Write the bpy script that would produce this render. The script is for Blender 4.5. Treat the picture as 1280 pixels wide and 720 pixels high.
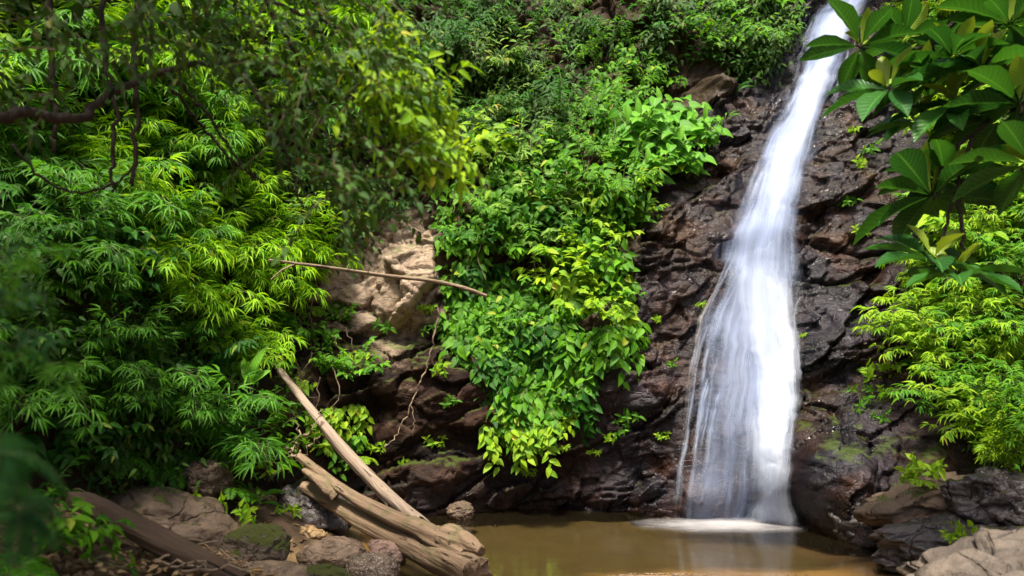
import bpy, bmesh, math, random
import numpy as np
from mathutils import Vector, Matrix, Euler
from mathutils.bvhtree import BVHTree

for o in list(bpy.data.objects): bpy.data.objects.remove(o)
random.seed(7); rng = np.random.default_rng(7)
SC = bpy.context.scene; COL = SC.collection
R = math.radians

# ------------------------------------------------------------------ camera, sky, sun, exposure
CAM = Vector((0, 0, 1.6)); PITCH = R(6.84); FPX = 1000.0
cam = bpy.data.objects.new('camera', bpy.data.cameras.new('camera')); COL.objects.link(cam)
cam.location = CAM; cam.rotation_euler = (R(90) + PITCH, 0, 0)
cam.data.sensor_width = 36; cam.data.lens = 36 * FPX / 1280; cam.data.clip_start = 0.05; cam.data.clip_end = 800
cam.data.dof.use_dof = True; cam.data.dof.focus_distance = 9.3; cam.data.dof.aperture_fstop = 1.3
SC.camera = cam
SUN = Vector((-0.13, -0.44, 0.88)).normalized()          # towards the sun
el = math.asin(SUN.z); az = math.atan2(SUN.x, SUN.y)
w = bpy.data.worlds.new("World"); SC.world = w; w.use_nodes = True
bg = w.node_tree.nodes['Background']; sky = w.node_tree.nodes.new('ShaderNodeTexSky')
sky.sky_type = 'NISHITA'; sky.air_density = 0.55; sky.dust_density = 4.0; sky.ozone_density = 0.4; sky.sun_disc = False; sky.sun_elevation = el; sky.sun_rotation = az
w.node_tree.links.new(sky.outputs[0], bg.inputs[0]); bg.inputs[1].default_value = 0.12
sl = bpy.data.lights.new('sun', 'SUN'); sl.energy = 4.4; sl.angle = R(8); sl.color = (1, 0.93, 0.80)
so = bpy.data.objects.new('sun', sl); COL.objects.link(so); so.rotation_euler = (-SUN).to_track_quat('-Z', 'Y').to_euler()
so.location = (-3, -8, 16)
SC.view_settings.view_transform = 'Standard'; SC.view_settings.look = 'None'
SC.view_settings.gamma = 1; SC.view_settings.exposure = 1.05; SC.view_settings.use_curve_mapping = False
cy = SC.cycles
cy.max_bounces = 6; cy.diffuse_bounces = 3; cy.glossy_bounces = 2; cy.transmission_bounces = 4; cy.transparent_max_bounces = 28
cy.caustics_reflective = False; cy.caustics_refractive = False; cy.use_denoising = True; cy.sample_clamp_indirect = 4

# ------------------------------------------------------------------ projection helpers (pixels of the 1280x720 photograph <-> points of the place)
ct, st = math.cos(PITCH), math.sin(PITCH)
def ray(px, py):
    u = (px - 640) / FPX; v = (360 - py) / FPX
    return Vector((u, ct - v * st, st + v * ct))
def at(px, py, Y):
    d = ray(px, py); return CAM + d * (Y / d.y)
def to_px(x, y, z):
    zz = z - CAM.z
    dep = np.maximum(y * ct + zz * st, 0.05); up = -y * st + zz * ct
    return 640 + FPX * x / dep, 360 - FPX * up / dep

# ------------------------------------------------------------------ noise
def h3(i, j, k, s):
    i = i.astype(np.int64); j = j.astype(np.int64); k = k.astype(np.int64)
    n = (i * 374761393 + j * 668265263 + k * 2147483647 + s * 1274126177) & 0xFFFFFFFF
    n = ((n ^ (n >> 13)) * 1274126177) & 0xFFFFFFFF
    n = ((n ^ (n >> 16)) * 2246822519) & 0xFFFFFFFF
    return ((n ^ (n >> 15)) & 0xFFFFFF) / float(0xFFFFFF)
def vnoise(p, s=0):
    f = np.floor(p); t = p - f; t = t * t * t * (t * (t * 6 - 15) + 10)
    o = 0
    for a in (0, 1):
        for b in (0, 1):
            for c in (0, 1):
                wgt = (t[:, 0] if a else 1 - t[:, 0]) * (t[:, 1] if b else 1 - t[:, 1]) * (t[:, 2] if c else 1 - t[:, 2])
                o = o + wgt * h3(f[:, 0] + a, f[:, 1] + b, f[:, 2] + c, s)
    return o * 2 - 1
def fbm(p, octs=4, s=0, gain=0.5):
    o = 0; a = 1
    for k in range(octs):
        o = o + a * vnoise(p * (2.03 ** k) + 17.3 * k, s + k); a *= gain
    return o
def worley(p, s=0):
    f = np.floor(p); n = len(p)
    d1 = np.full(n, 9.0); d2 = np.full(n, 9.0); best = np.zeros((n, 3)); bid = np.zeros((n, 3))
    for a in (-1, 0, 1):
        for b in (-1, 0, 1):
            for c in (-1, 0, 1):
                q = f + np.array((a, b, c))
                pt = q + np.stack([h3(q[:, 0], q[:, 1], q[:, 2], s + m) for m in (1, 2, 3)], 1)
                d = np.linalg.norm(pt - p, axis=1)
                cl = d < d1
                d2 = np.where(cl, d1, np.minimum(d2, d))
                d1 = np.where(cl, d, d1); best[cl] = pt[cl]; bid[cl] = q[cl]
    return d1, d2, best, bid
def facets(p, s=0, tilt=0.8):
    d1, d2, c, q = worley(p, s)
    r = [h3(q[:, 0], q[:, 1], q[:, 2], s + 10 + m) - 0.5 for m in range(4)]
    v = r[0] * 1.2 + tilt * 2 * ((p[:, 0] - c[:, 0]) * r[1] + (p[:, 1] - c[:, 1]) * r[2] + (p[:, 2] - c[:, 2]) * r[3])
    return v, d2 - d1
def sstep(x, a, b):
    t = np.clip((x - a) / (b - a), 0, 1); return t * t * (3 - 2 * t)
class TPS:
    def __init__(s, pts, vals, smooth=1e-3):
        s.P = np.array(pts, float); n = len(s.P)
        K = s.k(s.P, s.P) + smooth * np.eye(n); Q = np.hstack([np.ones((n, 1)), s.P])
        A = np.block([[K, Q], [Q.T, np.zeros((3, 3))]])
        s.w = np.linalg.solve(A, np.concatenate([vals, np.zeros(3)]))
    def k(s, a, b):
        d2 = ((a[:, None, :] - b[None]) ** 2).sum(-1); return 0.5 * d2 * np.log(d2 + 1e-9)
    def __call__(s, q):
        out = np.empty(len(q))
        for i in range(0, len(q), 20000):
            z = q[i:i + 20000]
            out[i:i + 20000] = s.k(z, s.P) @ s.w[:-3] + s.w[-3] + z @ s.w[-2:]
        return out
def in_poly(px, py, poly):
    px = np.asarray(px, float); py = np.asarray(py, float); ins = np.zeros(px.shape, bool); n = len(poly)
    for i in range(n):
        x0, y0 = poly[i]; x1, y1 = poly[(i + 1) % n]
        c = ((y0 > py) != (y1 > py)) & (px < (x1 - x0) * (py - y0) / ((y1 - y0) or 1e-9) + x0)
        ins ^= c
    return ins

# ------------------------------------------------------------------ mesh helpers
def make_mesh(name, V, loops, tot, mat=None, attrs=None, uv=None, smooth=True):
    me = bpy.data.meshes.new(name); V = np.asarray(V, np.float32)
    me.vertices.add(len(V)); me.vertices.foreach_set('co', V.ravel())
    me.loops.add(len(loops)); me.loops.foreach_set('vertex_index', np.asarray(loops, np.int32))
    tot = np.asarray(tot, np.int32); me.polygons.add(len(tot))
    me.polygons.foreach_set('loop_start', np.concatenate([[0], np.cumsum(tot)[:-1]]).astype(np.int32))
    me.update(calc_edges=True)
    me.polygons.foreach_set('use_smooth', np.full(len(tot), smooth, bool))
    if uv is not None:
        l = me.uv_layers.new(name='UVMap'); l.data.foreach_set('uv', np.asarray(uv, np.float32)[np.asarray(loops)].ravel())
    for k, v in (attrs or {}).items():
        a = me.attributes.new(k, 'FLOAT', 'POINT'); a.data.foreach_set('value', np.asarray(v, np.float32))
    if mat: me.materials.append(mat)
    me.validate(); me.update()
    return me
def link(name, me, parent=None, **kw):
    o = bpy.data.objects.new(name, me); COL.objects.link(o)
    if parent: o.parent = parent
    for k, v in kw.items(): o[k] = v
    return o
def grid_mesh(name, V, nu, nv, mat, attrs=None, uv=None, smooth=True):
    i = np.arange(nu - 1)[:, None] * nv + np.arange(nv - 1)[None]
    f = np.stack([i, i + nv, i + nv + 1, i + 1], -1).reshape(-1, 4)
    return make_mesh(name, V, f.ravel(), np.full(len(f), 4), mat, attrs, uv, smooth)

class Tubes:
    """collects tapered tubes and builds them as one mesh"""
    def __init__(s): s.V = []; s.L = []; s.T = []; s.n = 0
    def add(s, pts, rad, sides=5, knob=0.0, cap=True):
        pts = [Vector(p) for p in pts]; n = len(pts); up = Vector((0.31, 0.22, 0.9))
        base = s.n
        for i, p in enumerate(pts):
            t = (pts[min(i + 1, n - 1)] - pts[max(i - 1, 0)])
            t = t.normalized() if t.length > 1e-9 else Vector((0, 0, 1))
            a = t.cross(up)
            if a.length < 1e-3: a = t.cross(Vector((1, 0, 0)))
            a.normalize(); b = t.cross(a)
            r = rad[i] if hasattr(rad, '__len__') else rad
            for k in range(sides):
                q = 2 * math.pi * k / sides
                rr = r * (1 + knob * random.uniform(-1, 1))
                s.V.append(p + a * (math.cos(q) * rr) + b * (math.sin(q) * rr))
        for i in range(n - 1):
            for k in range(sides):
                k2 = (k + 1) % sides
                s.L += [base + i * sides + k, base + i * sides + k2, base + (i + 1) * sides + k2, base + (i + 1) * sides + k]; s.T.append(4)
        s.n += n * sides
        if cap:
            s.L += [base + k for k in range(sides)][::-1]; s.T.append(sides)
            s.L += [base + (n - 1) * sides + k for k in range(sides)]; s.T.append(sides)
    def mesh(s, name, mat): return make_mesh(name, [tuple(v) for v in s.V], s.L, s.T, mat)

def wob(pts, n, amp, seed=None):
    """resample a polyline with n points (Catmull-Rom) and wobble it"""
    P = [np.array(p, float) for p in pts]; out = []
    m = len(P) - 1
    for i in range(n):
        t = i / (n - 1) * m; k = min(int(t), m - 1); f = t - k
        p0, p1, p2, p3 = P[max(k - 1, 0)], P[k], P[k + 1], P[min(k + 2, m)]
        q = 0.5 * ((2 * p1) + (-p0 + p2) * f + (2 * p0 - 5 * p1 + 4 * p2 - p3) * f * f + (-p0 + 3 * p1 - 3 * p2 + p3) * f ** 3)
        if 0 < i < n - 1: q = q + rng.normal(0, amp, 3)
        out.append(Vector(q))
    return out

# leaf templates: x across (-.5...5), y along (0..1), z out of the blade
def leaf_t(peak=0.38, n=3, fold=0.25, droop=0.3, blunt=0.75, wave=0.0):
    V = [(0, 0, 0)]; UV = [(0.5, 0)]
    ts = [0.0] + [(i / n) for i in range(1, n)] + [1.0]
    for t in ts[1:-1]:
        a = math.log(0.5) / math.log(peak)
        wd = 0.5 * math.sin(math.pi * t ** a) ** blunt
        z = -droop * t * t
        k = wave * (1 if (len(V) // 3) % 2 else -1)
        V += [(-wd, t, z + fold * wd * 0.6 + k), (0, t, z), (wd, t, z + fold * wd * 0.6 + k)]
        UV += [(0, t), (0.5, t), (1, t)]
    V.append((0, 1, -droop)); UV.append((0.5, 1))
    F = [(0, 2, 1), (0, 3, 2)]
    for i in range(n - 2):
        b = 1 + 3 * i
        F += [(b, b + 1, b + 4, b + 3), (b + 1, b + 2, b + 5, b + 4)]
    b = 1 + 3 * (n - 2); e = len(V) - 1
    F += [(b, b + 1, e), (b + 1, b + 2, e)]
    return np.array(V), F, np.array(UV)
def heart_t():
    V = [(0, 0, 0), (-.36, -.12, .06), (.36, -.12, .06), (-.5, .15, .07), (0, .18, 0), (.5, .15, .07), (-.44, .42, .03), (0, .45, -.05), (.44, .42, .03), (-.22, .75, -.1), (0, .75, -.16), (.22, .75, -.1), (0, 1.05, -.32)]
    F = [(0, 4, 3, 1), (0, 2, 5, 4), (3, 4, 7, 6), (4, 5, 8, 7), (6, 7, 10, 9), (7, 8, 11, 10), (9, 10, 12), (10, 11, 12)]
    return np.array(V), F, np.array([(v[0] + .5, (v[1] + .12) / 1.17) for v in V])
T_OVATE = leaf_t(0.36, 4, 0.3, 0.28); T_SMALL = leaf_t(0.42, 3, 0.3, 0.2); T_LANCE = leaf_t(0.33, 4, 0.25, 0.4, 1.0)
T_BLADE = leaf_t(0.45, 6, 0.35, 0.35, 0.8); T_OBOV = leaf_t(0.62, 9, 0.38, 0.24, 0.85, 0.008); T_HEART = heart_t(); T_PINNA = leaf_t(0.3, 3, 0.15, 0.18, 0.9)

class Leaves:
    def __init__(s): s.d = {}
    def add(s, tmpl, p, d, n, L, W, rnd=None):
        s.d.setdefault(id(tmpl), (tmpl, []))[1].append((*p, *d, *n, L, W, random.random() if rnd is None else rnd))
    def mesh(s, name, mat):
        Vs, Ls, Ts, UVs, Rs = [], [], [], [], []; off = 0
        for tmpl, rows in s.d.values():
            TV, TF, TU = tmpl; A = np.array(rows)
            P, D, N, L, W, Q = A[:, 0:3], A[:, 3:6], A[:, 6:9], A[:, 9], A[:, 10], A[:, 11]
            D = D / (np.linalg.norm(D, axis=1, keepdims=True) + 1e-9)
            S = np.cross(D, N); S /= (np.linalg.norm(S, axis=1, keepdims=True) + 1e-9); N = np.cross(S, D)
            V = P[:, None] + S[:, None] * (TV[None, :, 0:1] * W[:, None, None]) + D[:, None] * (TV[None, :, 1:2] * L[:, None, None]) + N[:, None] * (TV[None, :, 2:3] * L[:, None, None])
            m, k = len(A), len(TV)
            fl = np.concatenate([np.array(f) for f in TF]); tt = np.array([len(f) for f in TF])
            Ls.append((fl[None] + (off + np.arange(m) * k)[:, None]).ravel()); Ts.append(np.tile(tt, m))
            Vs.append(V.reshape(-1, 3)); UVs.append(np.tile(TU, (m, 1))); Rs.append(np.repeat(Q, k)); off += m * k
        return make_mesh(name, np.concatenate(Vs), np.concatenate(Ls), np.concatenate(Ts), mat, {'rnd': np.concatenate(Rs)}, np.concatenate(UVs))

# ------------------------------------------------------------------ materials
class NT:
    def __init__(s, name):
        s.m = bpy.data.materials.new(name); s.m.use_nodes = True; s.t = s.m.node_tree; s.t.nodes.clear()
        s.out = s.n('ShaderNodeOutputMaterial')
    def n(s, typ, **kw):
        x = s.t.nodes.new(typ)
        for k, v in kw.items(): setattr(x, k, v)
        return x
    def put(s, sock, v):
        if isinstance(v, bpy.types.NodeSocket): s.t.links.new(v, sock)
        elif hasattr(v, '__len__') and len(v) == 3 and sock.type == 'RGBA': sock.default_value = (*v, 1)
        else: sock.default_value = v
    def noise(s, vec, scale, detail=4, rough=0.55, dist=0.0):
        x = s.n('ShaderNodeTexNoise'); s.put(x.inputs['Vector'], vec); x.inputs['Scale'].default_value = scale
        x.inputs['Detail'].default_value = detail; x.inputs['Roughness'].default_value = rough; x.inputs['Distortion'].default_value = dist
        return x.outputs[0]
    def voro(s, vec, scale, feature='DISTANCE_TO_EDGE'):
        x = s.n('ShaderNodeTexVoronoi', feature=feature); s.put(x.inputs['Vector'], vec); x.inputs['Scale'].default_value = scale
        return x.outputs['Distance']
    def ramp(s, f, *stops):
        x = s.n('ShaderNodeValToRGB'); s.put(x.inputs[0], f); e = x.color_ramp.elements
        while len(e) < len(stops): e.new(0.5)
        for q, (p, c) in zip(e, stops): q.position = p; q.color = (*c, 1) if hasattr(c, '__len__') else (c, c, c, 1)
        return x.outputs[0]
    def mix(s, f, a, b, mode='MIX'):
        x = s.n('ShaderNodeMix', data_type='RGBA', blend_type=mode); s.put(x.inputs[0], f); s.put(x.inputs[6], a); s.put(x.inputs[7], b)
        return x.outputs[2]
    def math(s, op, a, b=0.0, c=0.0, clamp=False):
        x = s.n('ShaderNodeMath', operation=op, use_clamp=clamp); s.put(x.inputs[0], a); s.put(x.inputs[1], b)
        if op in ('MULTIPLY_ADD', 'SMOOTH_MIN'): s.put(x.inputs[2], c)
        return x.outputs[0]
    def rng(s, v, a, b, c=0.0, d=1.0):
        x = s.n('ShaderNodeMapRange', interpolation_type='SMOOTHSTEP'); s.put(x.inputs[0], v)
        for i, q in enumerate((a, b, c, d)): x.inputs[i + 1].default_value = q
        return x.outputs[0]
    def attr(s, name): return s.n('ShaderNodeAttribute', attribute_name=name).outputs['Fac']
    def obj(s): return s.n('ShaderNodeTexCoord').outputs['Object']
    def pos(s): return s.n('ShaderNodeNewGeometry').outputs['Position']
    def nz(s):
        x = s.n('ShaderNodeSeparateXYZ'); s.t.links.new(s.n('ShaderNodeNewGeometry').outputs['Normal'], x.inputs[0]); return x.outputs[2]
    def scale(s, v, sc, rot=(0, 0, 0)):
        x = s.n('ShaderNodeMapping'); s.put(x.inputs[0], v); x.inputs['Scale'].default_value = sc; x.inputs['Rotation'].default_value = rot
        return x.outputs[0]
    def bump(s, h, strength=0.5, dist=0.02, normal=None):
        x = s.n('ShaderNodeBump'); s.put(x.inputs['Height'], h); x.inputs['Strength'].default_value = strength; x.inputs['Distance'].default_value = dist
        if normal is not None: s.t.links.new(normal, x.inputs['Normal'])
        return x.outputs[0]
    def bsdf(s, col, rough=0.6, normal=None, spec=0.5, **kw):
        x = s.n('ShaderNodeBsdfPrincipled'); s.put(x.inputs['Base Color'], col); s.put(x.inputs['Roughness'], rough); s.put(x.inputs['Specular IOR Level'], spec)
        if normal is not None: s.t.links.new(normal, x.inputs['Normal'])
        for k, v in kw.items(): s.put(x.inputs[k.replace('_', ' ')], v)
        return x.outputs[0]
    def done(s, sh): s.t.links.new(sh, s.out.inputs[0]); return s.m

def leaf_mat(name, dark, bright, odd=None, trans=0.42, rough=0.48, vein=0.25, oddf=0.985, spec=0.28):
    t = NT(name); r = t.attr('rnd')
    col = t.ramp(r, (0.0, dark), (0.55, tuple((a + b) / 2 for a, b in zip(dark, bright))), (0.95, bright))
    if odd: col = t.mix(t.math('GREATER_THAN', r, oddf), col, odd)
    uv = t.n('ShaderNodeTexCoord').outputs['UV']; sp = t.n('ShaderNodeSeparateXYZ'); t.put(sp.inputs[0], uv)
    ax = t.math('ABSOLUTE', t.math('SUBTRACT', sp.outputs[0], 0.5))
    mid = t.rng(ax, 0.0, 0.06, 1.0, 0.0)
    lat = t.math('SINE', t.math('MULTIPLY', t.math('SUBTRACT', sp.outputs[1], t.math('MULTIPLY', ax, 0.35)), 75.0))
    latm = t.rng(lat, 0.72, 1.0)
    col = t.mix(t.math('MULTIPLY', t.math('MAXIMUM', mid, t.math('MULTIPLY', latm, 0.4)), vein), col, tuple(min(1, c * 1.9 + 0.02) for c in bright))
    nrm = t.bump(t.math('ADD', lat, t.math('MULTIPLY', mid, -2.0)), 0.25, 0.004) if vein > 0.2 else None
    p = t.bsdf(col, rough, nrm, spec)
    tr = t.n('ShaderNodeBsdfTranslucent'); tc = t.mix(1.0, col, (1.25, 1.15, 0.5), 'MULTIPLY'); t.put(tr.inputs[0], tc)
    mx = t.n('ShaderNodeMixShader'); mx.inputs[0].default_value = trans; t.t.links.new(p, mx.inputs[1]); t.t.links.new(tr.outputs[0], mx.inputs[2])
    return t.done(mx.outputs[0])

M = {}
M['leaf_mid'] = leaf_mat('leaf_mid_green', (0.035, 0.15, 0.006), (0.15, 0.37, 0.012), (0.34, 0.40, 0.04))
M['leaf_lime'] = leaf_mat('leaf_lime', (0.13, 0.31, 0.008), (0.34, 0.52, 0.018), (0.5, 0.45, 0.04))
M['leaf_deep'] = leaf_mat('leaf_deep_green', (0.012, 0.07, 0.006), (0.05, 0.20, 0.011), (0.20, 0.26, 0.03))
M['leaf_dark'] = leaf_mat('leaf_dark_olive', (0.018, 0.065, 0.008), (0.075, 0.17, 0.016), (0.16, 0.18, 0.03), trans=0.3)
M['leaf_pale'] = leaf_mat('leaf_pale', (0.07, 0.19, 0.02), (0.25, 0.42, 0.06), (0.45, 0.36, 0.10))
M['leaf_near_shade'] = leaf_mat('leaf_near_shade', (0.008, 0.05, 0.006), (0.03, 0.13, 0.010), trans=.25)  # green darkened so the colour carries the shade at the left edge
M['leaf_rosette'] = leaf_mat('leaf_rosette', (0.014, 0.068, 0.016), (0.045, 0.16, 0.02), (0.22, 0.30, 0.03), trans=0.3, rough=0.38, vein=0.5, oddf=0.88)
M['leaf_bamboo'] = leaf_mat('leaf_bamboo', (0.13, 0.36, 0.004), (0.36, 0.60, 0.010), (0.4, 0.4, 0.03), vein=0.1)
M['leaf_bamboo_deep'] = leaf_mat('leaf_bamboo_deep', (0.03, 0.14, 0.005), (0.11, 0.31, 0.012), vein=0.1)
M['leaf_heart'] = leaf_mat('leaf_heart', (0.075, 0.26, 0.016), (0.17, 0.42, 0.03), (0.35, 0.42, 0.04), vein=0.4)
M['leaf_dead'] = leaf_mat('leaf_dead', (0.10, 0.055, 0.03), (0.34, 0.23, 0.12), (0.42, 0.26, 0.06), trans=0.1, rough=0.7)

def wood_mat(name, dark, light, stretch=(1, 1, 1), rough=0.8, moss=0.0):
    t = NT(name); p = t.obj(); g = t.noise(t.scale(p, (20, 20, 0.9)), 1.0, 5, 0.6, 0.0); b = t.noise(p, 5, 4)
    col = t.mix(b, t.mix(g, dark, light), t.mix(g, tuple(c * .6 for c in dark), tuple(c * .8 for c in light)))
    cr = t.rng(t.noise(t.scale(p, (30, 30, 0.7)), 1.0, 2, 0.5, 0.0), 0.30, 0.37)
    col = t.mix(cr, tuple(c * .35 for c in dark), col)
    if moss: col = t.mix(t.math('MULTIPLY', t.rng(t.noise(p, 7, 4), 0.5, 0.62), moss), col, (0.06, 0.10, 0.02))
    return t.done(t.bsdf(col, rough, t.bump(t.math('ADD', g, t.math('MULTIPLY', cr, 0.6)), 1.0, 0.03), 0.3))
M['log_pale'] = wood_mat('log_pale', (0.18, 0.12, 0.085), (0.50, 0.39, 0.29))
M['log_tan'] = wood_mat('log_tan', (0.115, 0.072, 0.044), (0.38, 0.262, 0.165), moss=0.3)
M['log_dark'] = wood_mat('log_dark', (0.030, 0.018, 0.012), (0.14, 0.088, 0.056))
M['bark'] = wood_mat('bark_brown', (0.014, 0.010, 0.007), (0.06, 0.043, 0.03))
M['twig'] = wood_mat('twig_pale', (0.16, 0.11, 0.07), (0.42, 0.31, 0.21))
def plain(name, a, b, rough=0.6, sc=12):
    t = NT(name); n = t.noise(t.obj(), sc, 4); return t.done(t.bsdf(t.mix(n, a, b), rough, t.bump(n, 0.3, 0.005)))
M['stem_green'] = plain('stem_green', (0.05, 0.09, 0.02), (0.14, 0.16, 0.05))
M['stem_brown'] = plain('stem_brown', (0.06, 0.045, 0.025), (0.15, 0.11, 0.06), 0.8)

def rock_mat(name, c1, c2, c3, rough=0.75, moss=0.0, mossc=(0.12, 0.14, 0.02), speck=0.0, sc=1.0, wet=0.0):
    t = NT(name); p = t.obj(); n1 = t.noise(p, 3.2 * sc, 6, 0.62, 0.4); n2 = t.noise(p, 17 * sc, 5, 0.6); st_ = t.noise(t.scale(p, (2, 2, 9), (0.4, 0.3, 0.2)), 1.5 * sc, 4)
    col = t.mix(t.rng(n1, 0.35, 0.65), c1, c2); col = t.mix(t.math('MULTIPLY', t.rng(st_, 0.5, 0.7), 0.8), col, c3)
    col = t.mix(t.math('MULTIPLY', t.rng(n2, 0.5, 0.75), 0.5), col, tuple(c * .45 for c in c1))
    if speck: col = t.mix(t.math('MULTIPLY', t.rng(t.noise(p, 70, 2), 0.55, 0.62), speck), col, (0.6, 0.55, 0.5))
    cr = t.rng(t.voro(t.mix(0.16, p, t.n('ShaderNodeTexNoise').outputs[1]), 4.0 * sc), 0.0, 0.05)
    h = t.math('ADD', t.math('ADD', t.math('MULTIPLY', n1, 1.0), t.math('MULTIPLY', n2, 0.5)), t.math('MULTIPLY', cr, 0.25))
    if moss:
        up = t.math('ADD', t.nz(), t.math('MULTIPLY', t.math('SUBTRACT', t.noise(p, 6, 5, 0.65), 0.5), 2.4))
        mf = t.rng(up, 1.05 - moss, 1.35 - moss); mc = t.mix(t.noise(p, 40, 4, 0.7), tuple(c * .45 for c in mossc), tuple(c * 1.6 for c in mossc))
        col = t.mix(mf, col, mc); rough = t.math('ADD', t.math('MULTIPLY', mf, 0.95 - rough), rough)
        h = t.math('ADD', h, t.math('MULTIPLY', mf, t.noise(p, 110, 3, 0.7)))
    return t.done(t.bsdf(col, rough, t.bump(h, 1.0, 0.055), 0.5))

def cliff_mat():
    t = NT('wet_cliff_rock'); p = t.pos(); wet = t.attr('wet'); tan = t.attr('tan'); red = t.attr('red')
    ps = t.scale(p, (1.0, 1.0, 2.4), (0, R(-28), 0))
    n1 = t.noise(ps, 1.3, 7, 0.62, 0.5); n2 = t.noise(p, 9, 6, 0.65, 0.3); n3 = t.noise(p, 42, 4, 0.65); n0 = t.noise(p, 0.55, 3)
    brown = t.ramp(n1, (0.30, (0.004, 0.002, 0.0012)), (0.47, (0.019, 0.0088, 0.004)), (0.60, (0.046, 0.022, 0.011)), (0.75, (0.11, 0.060, 0.032)))
    redc = t.ramp(n1, (0.32, (0.004, 0.0018, 0.0014)), (0.5, (0.022, 0.0075, 0.0045)), (0.72, (0.062, 0.026, 0.015)))
    grey = t.ramp(n1, (0.30, (0.0025, 0.0025, 0.004)), (0.5, (0.009, 0.0078, 0.0115)), (0.7, (0.03, 0.025, 0.036)))
    col = t.mix(t.math('MULTIPLY', red, t.rng(n0, 0.35, 0.6)), brown, redc)
    col = t.mix(t.math('MULTIPLY', wet, t.rng(t.noise(p, 1.1, 5, 0.6), 0.36, 0.58)), col, grey)
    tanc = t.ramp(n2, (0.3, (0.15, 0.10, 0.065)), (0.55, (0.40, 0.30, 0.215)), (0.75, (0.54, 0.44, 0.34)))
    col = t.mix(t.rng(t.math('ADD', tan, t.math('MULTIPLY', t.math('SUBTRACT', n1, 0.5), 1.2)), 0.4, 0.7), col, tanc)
    col = t.mix(t.math('MULTIPLY', t.rng(n2, 0.52, 0.7), 0.55), col, t.mix(0.55, col, (0.006, 0.004, 0.004)))
    col = t.mix(t.math('MULTIPLY', t.rng(n3, 0.58, 0.72), 0.3), col, (0.16, 0.10, 0.065))
    up = t.math('ADD', t.math('MULTIPLY', t.nz(), 0.7), t.noise(p, 3.5, 6, 0.68))
    mf = t.math('MULTIPLY', t.rng(t.math('SUBTRACT', up, t.math('MULTIPLY', wet, 0.12)), 0.96, 1.12), 0.6)
    mc = t.mix(n3, (0.022, 0.04, 0.006), (0.10, 0.15, 0.018))
    col = t.mix(mf, col, mc)
    soil = t.attr('soil'); col = t.mix(soil, col, t.mix(n2, (0.02, 0.014, 0.008), (0.075, 0.05, 0.028)))
    film = t.rng(t.noise(p, 2.6, 5, 0.6), 0.38, 0.62)
    rough = t.math('SUBTRACT', 0.80, t.math('MULTIPLY', wet, t.math('ADD', 0.34, t.math('MULTIPLY', film, 0.36))))
    rough = t.math('ADD', rough, t.math('MULTIPLY', t.math('SUBTRACT', n3, 0.5), 0.25))
    crack = t.rng(t.voro(t.scale(t.mix(0.12, ps, t.n('ShaderNodeTexNoise').outputs[1]), (1, 1, 1)), 3.2), 0.0, 0.045)
    h = t.math('ADD', t.math('ADD', t.math('MULTIPLY', n2, 1.0), t.math('MULTIPLY', n3, 0.38)), t.math('MULTIPLY', crack, t.math('MULTIPLY', t.math('SUBTRACT', 1.0, soil), 0.2)))
    return t.done(t.bsdf(col, rough, t.bump(h, 0.65, 0.05), t.math('ADD', 0.13, t.math('MULTIPLY', wet, 0.17))))

def ground_mat():
    t = NT('bank_soil_and_sand'); p = t.pos(); sand = t.attr('sand'); n1 = t.noise(p, 2.2, 6, 0.6); n2 = t.noise(p, 24, 5, 0.65); n3 = t.noise(p, 120, 2)
    soil = t.ramp(n1, (0.3, (0.035, 0.022, 0.013)), (0.55, (0.10, 0.062, 0.036)), (0.75, (0.17, 0.115, 0.07)))
    sc = t.mix(n2, (0.18, 0.112, 0.050), (0.30, 0.195, 0.092)); sc = t.mix(t.rng(n3, 0.6, 0.7), sc, (0.14, 0.09, 0.05))
    deep = t.mix(n1, (0.032, 0.025, 0.010), (0.075, 0.056, 0.022))
    sc = t.mix(t.attr('deep'), sc, deep)
    col = t.mix(sand, soil, sc)
    return t.done(t.bsdf(col, 0.8, t.bump(t.math('ADD', n2, t.math('MULTIPLY', n3, 0.4)), 0.6, 0.02), 0.3))

def pool_mat():
    t = NT('pool_water'); p = t.pos()
    tr = t.n('ShaderNodeBsdfTransparent'); t.put(tr.inputs[0], (0.97, 0.90, 0.70))
    gl = t.n('ShaderNodeBsdfGlossy'); gl.inputs['Roughness'].default_value = 0.11; t.put(gl.inputs[0], (0.95, 0.95, 0.95))
    nb = t.bump(t.noise(t.scale(p, (2.5, 5, 1)), 1.0, 2), 0.12, 0.02); t.t.links.new(nb, gl.inputs['Normal'])
    di = t.n('ShaderNodeBsdfDiffuse'); t.put(di.inputs[0], (0.13, 0.10, 0.045))
    m1 = t.n('ShaderNodeMixShader'); m1.inputs[0].default_value = 0.05; t.t.links.new(tr.outputs[0], m1.inputs[1]); t.t.links.new(di.outputs[0], m1.inputs[2])
    fr = t.n('ShaderNodeFresnel'); fr.inputs[0].default_value = 1.33
    m2 = t.n('ShaderNodeMixShader'); t.t.links.new(fr.outputs[0], m2.inputs[0]); t.t.links.new(m1.outputs[0], m2.inputs[1]); t.t.links.new(gl.outputs[0], m2.inputs[2])
    return t.done(m2.outputs[0])

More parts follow.
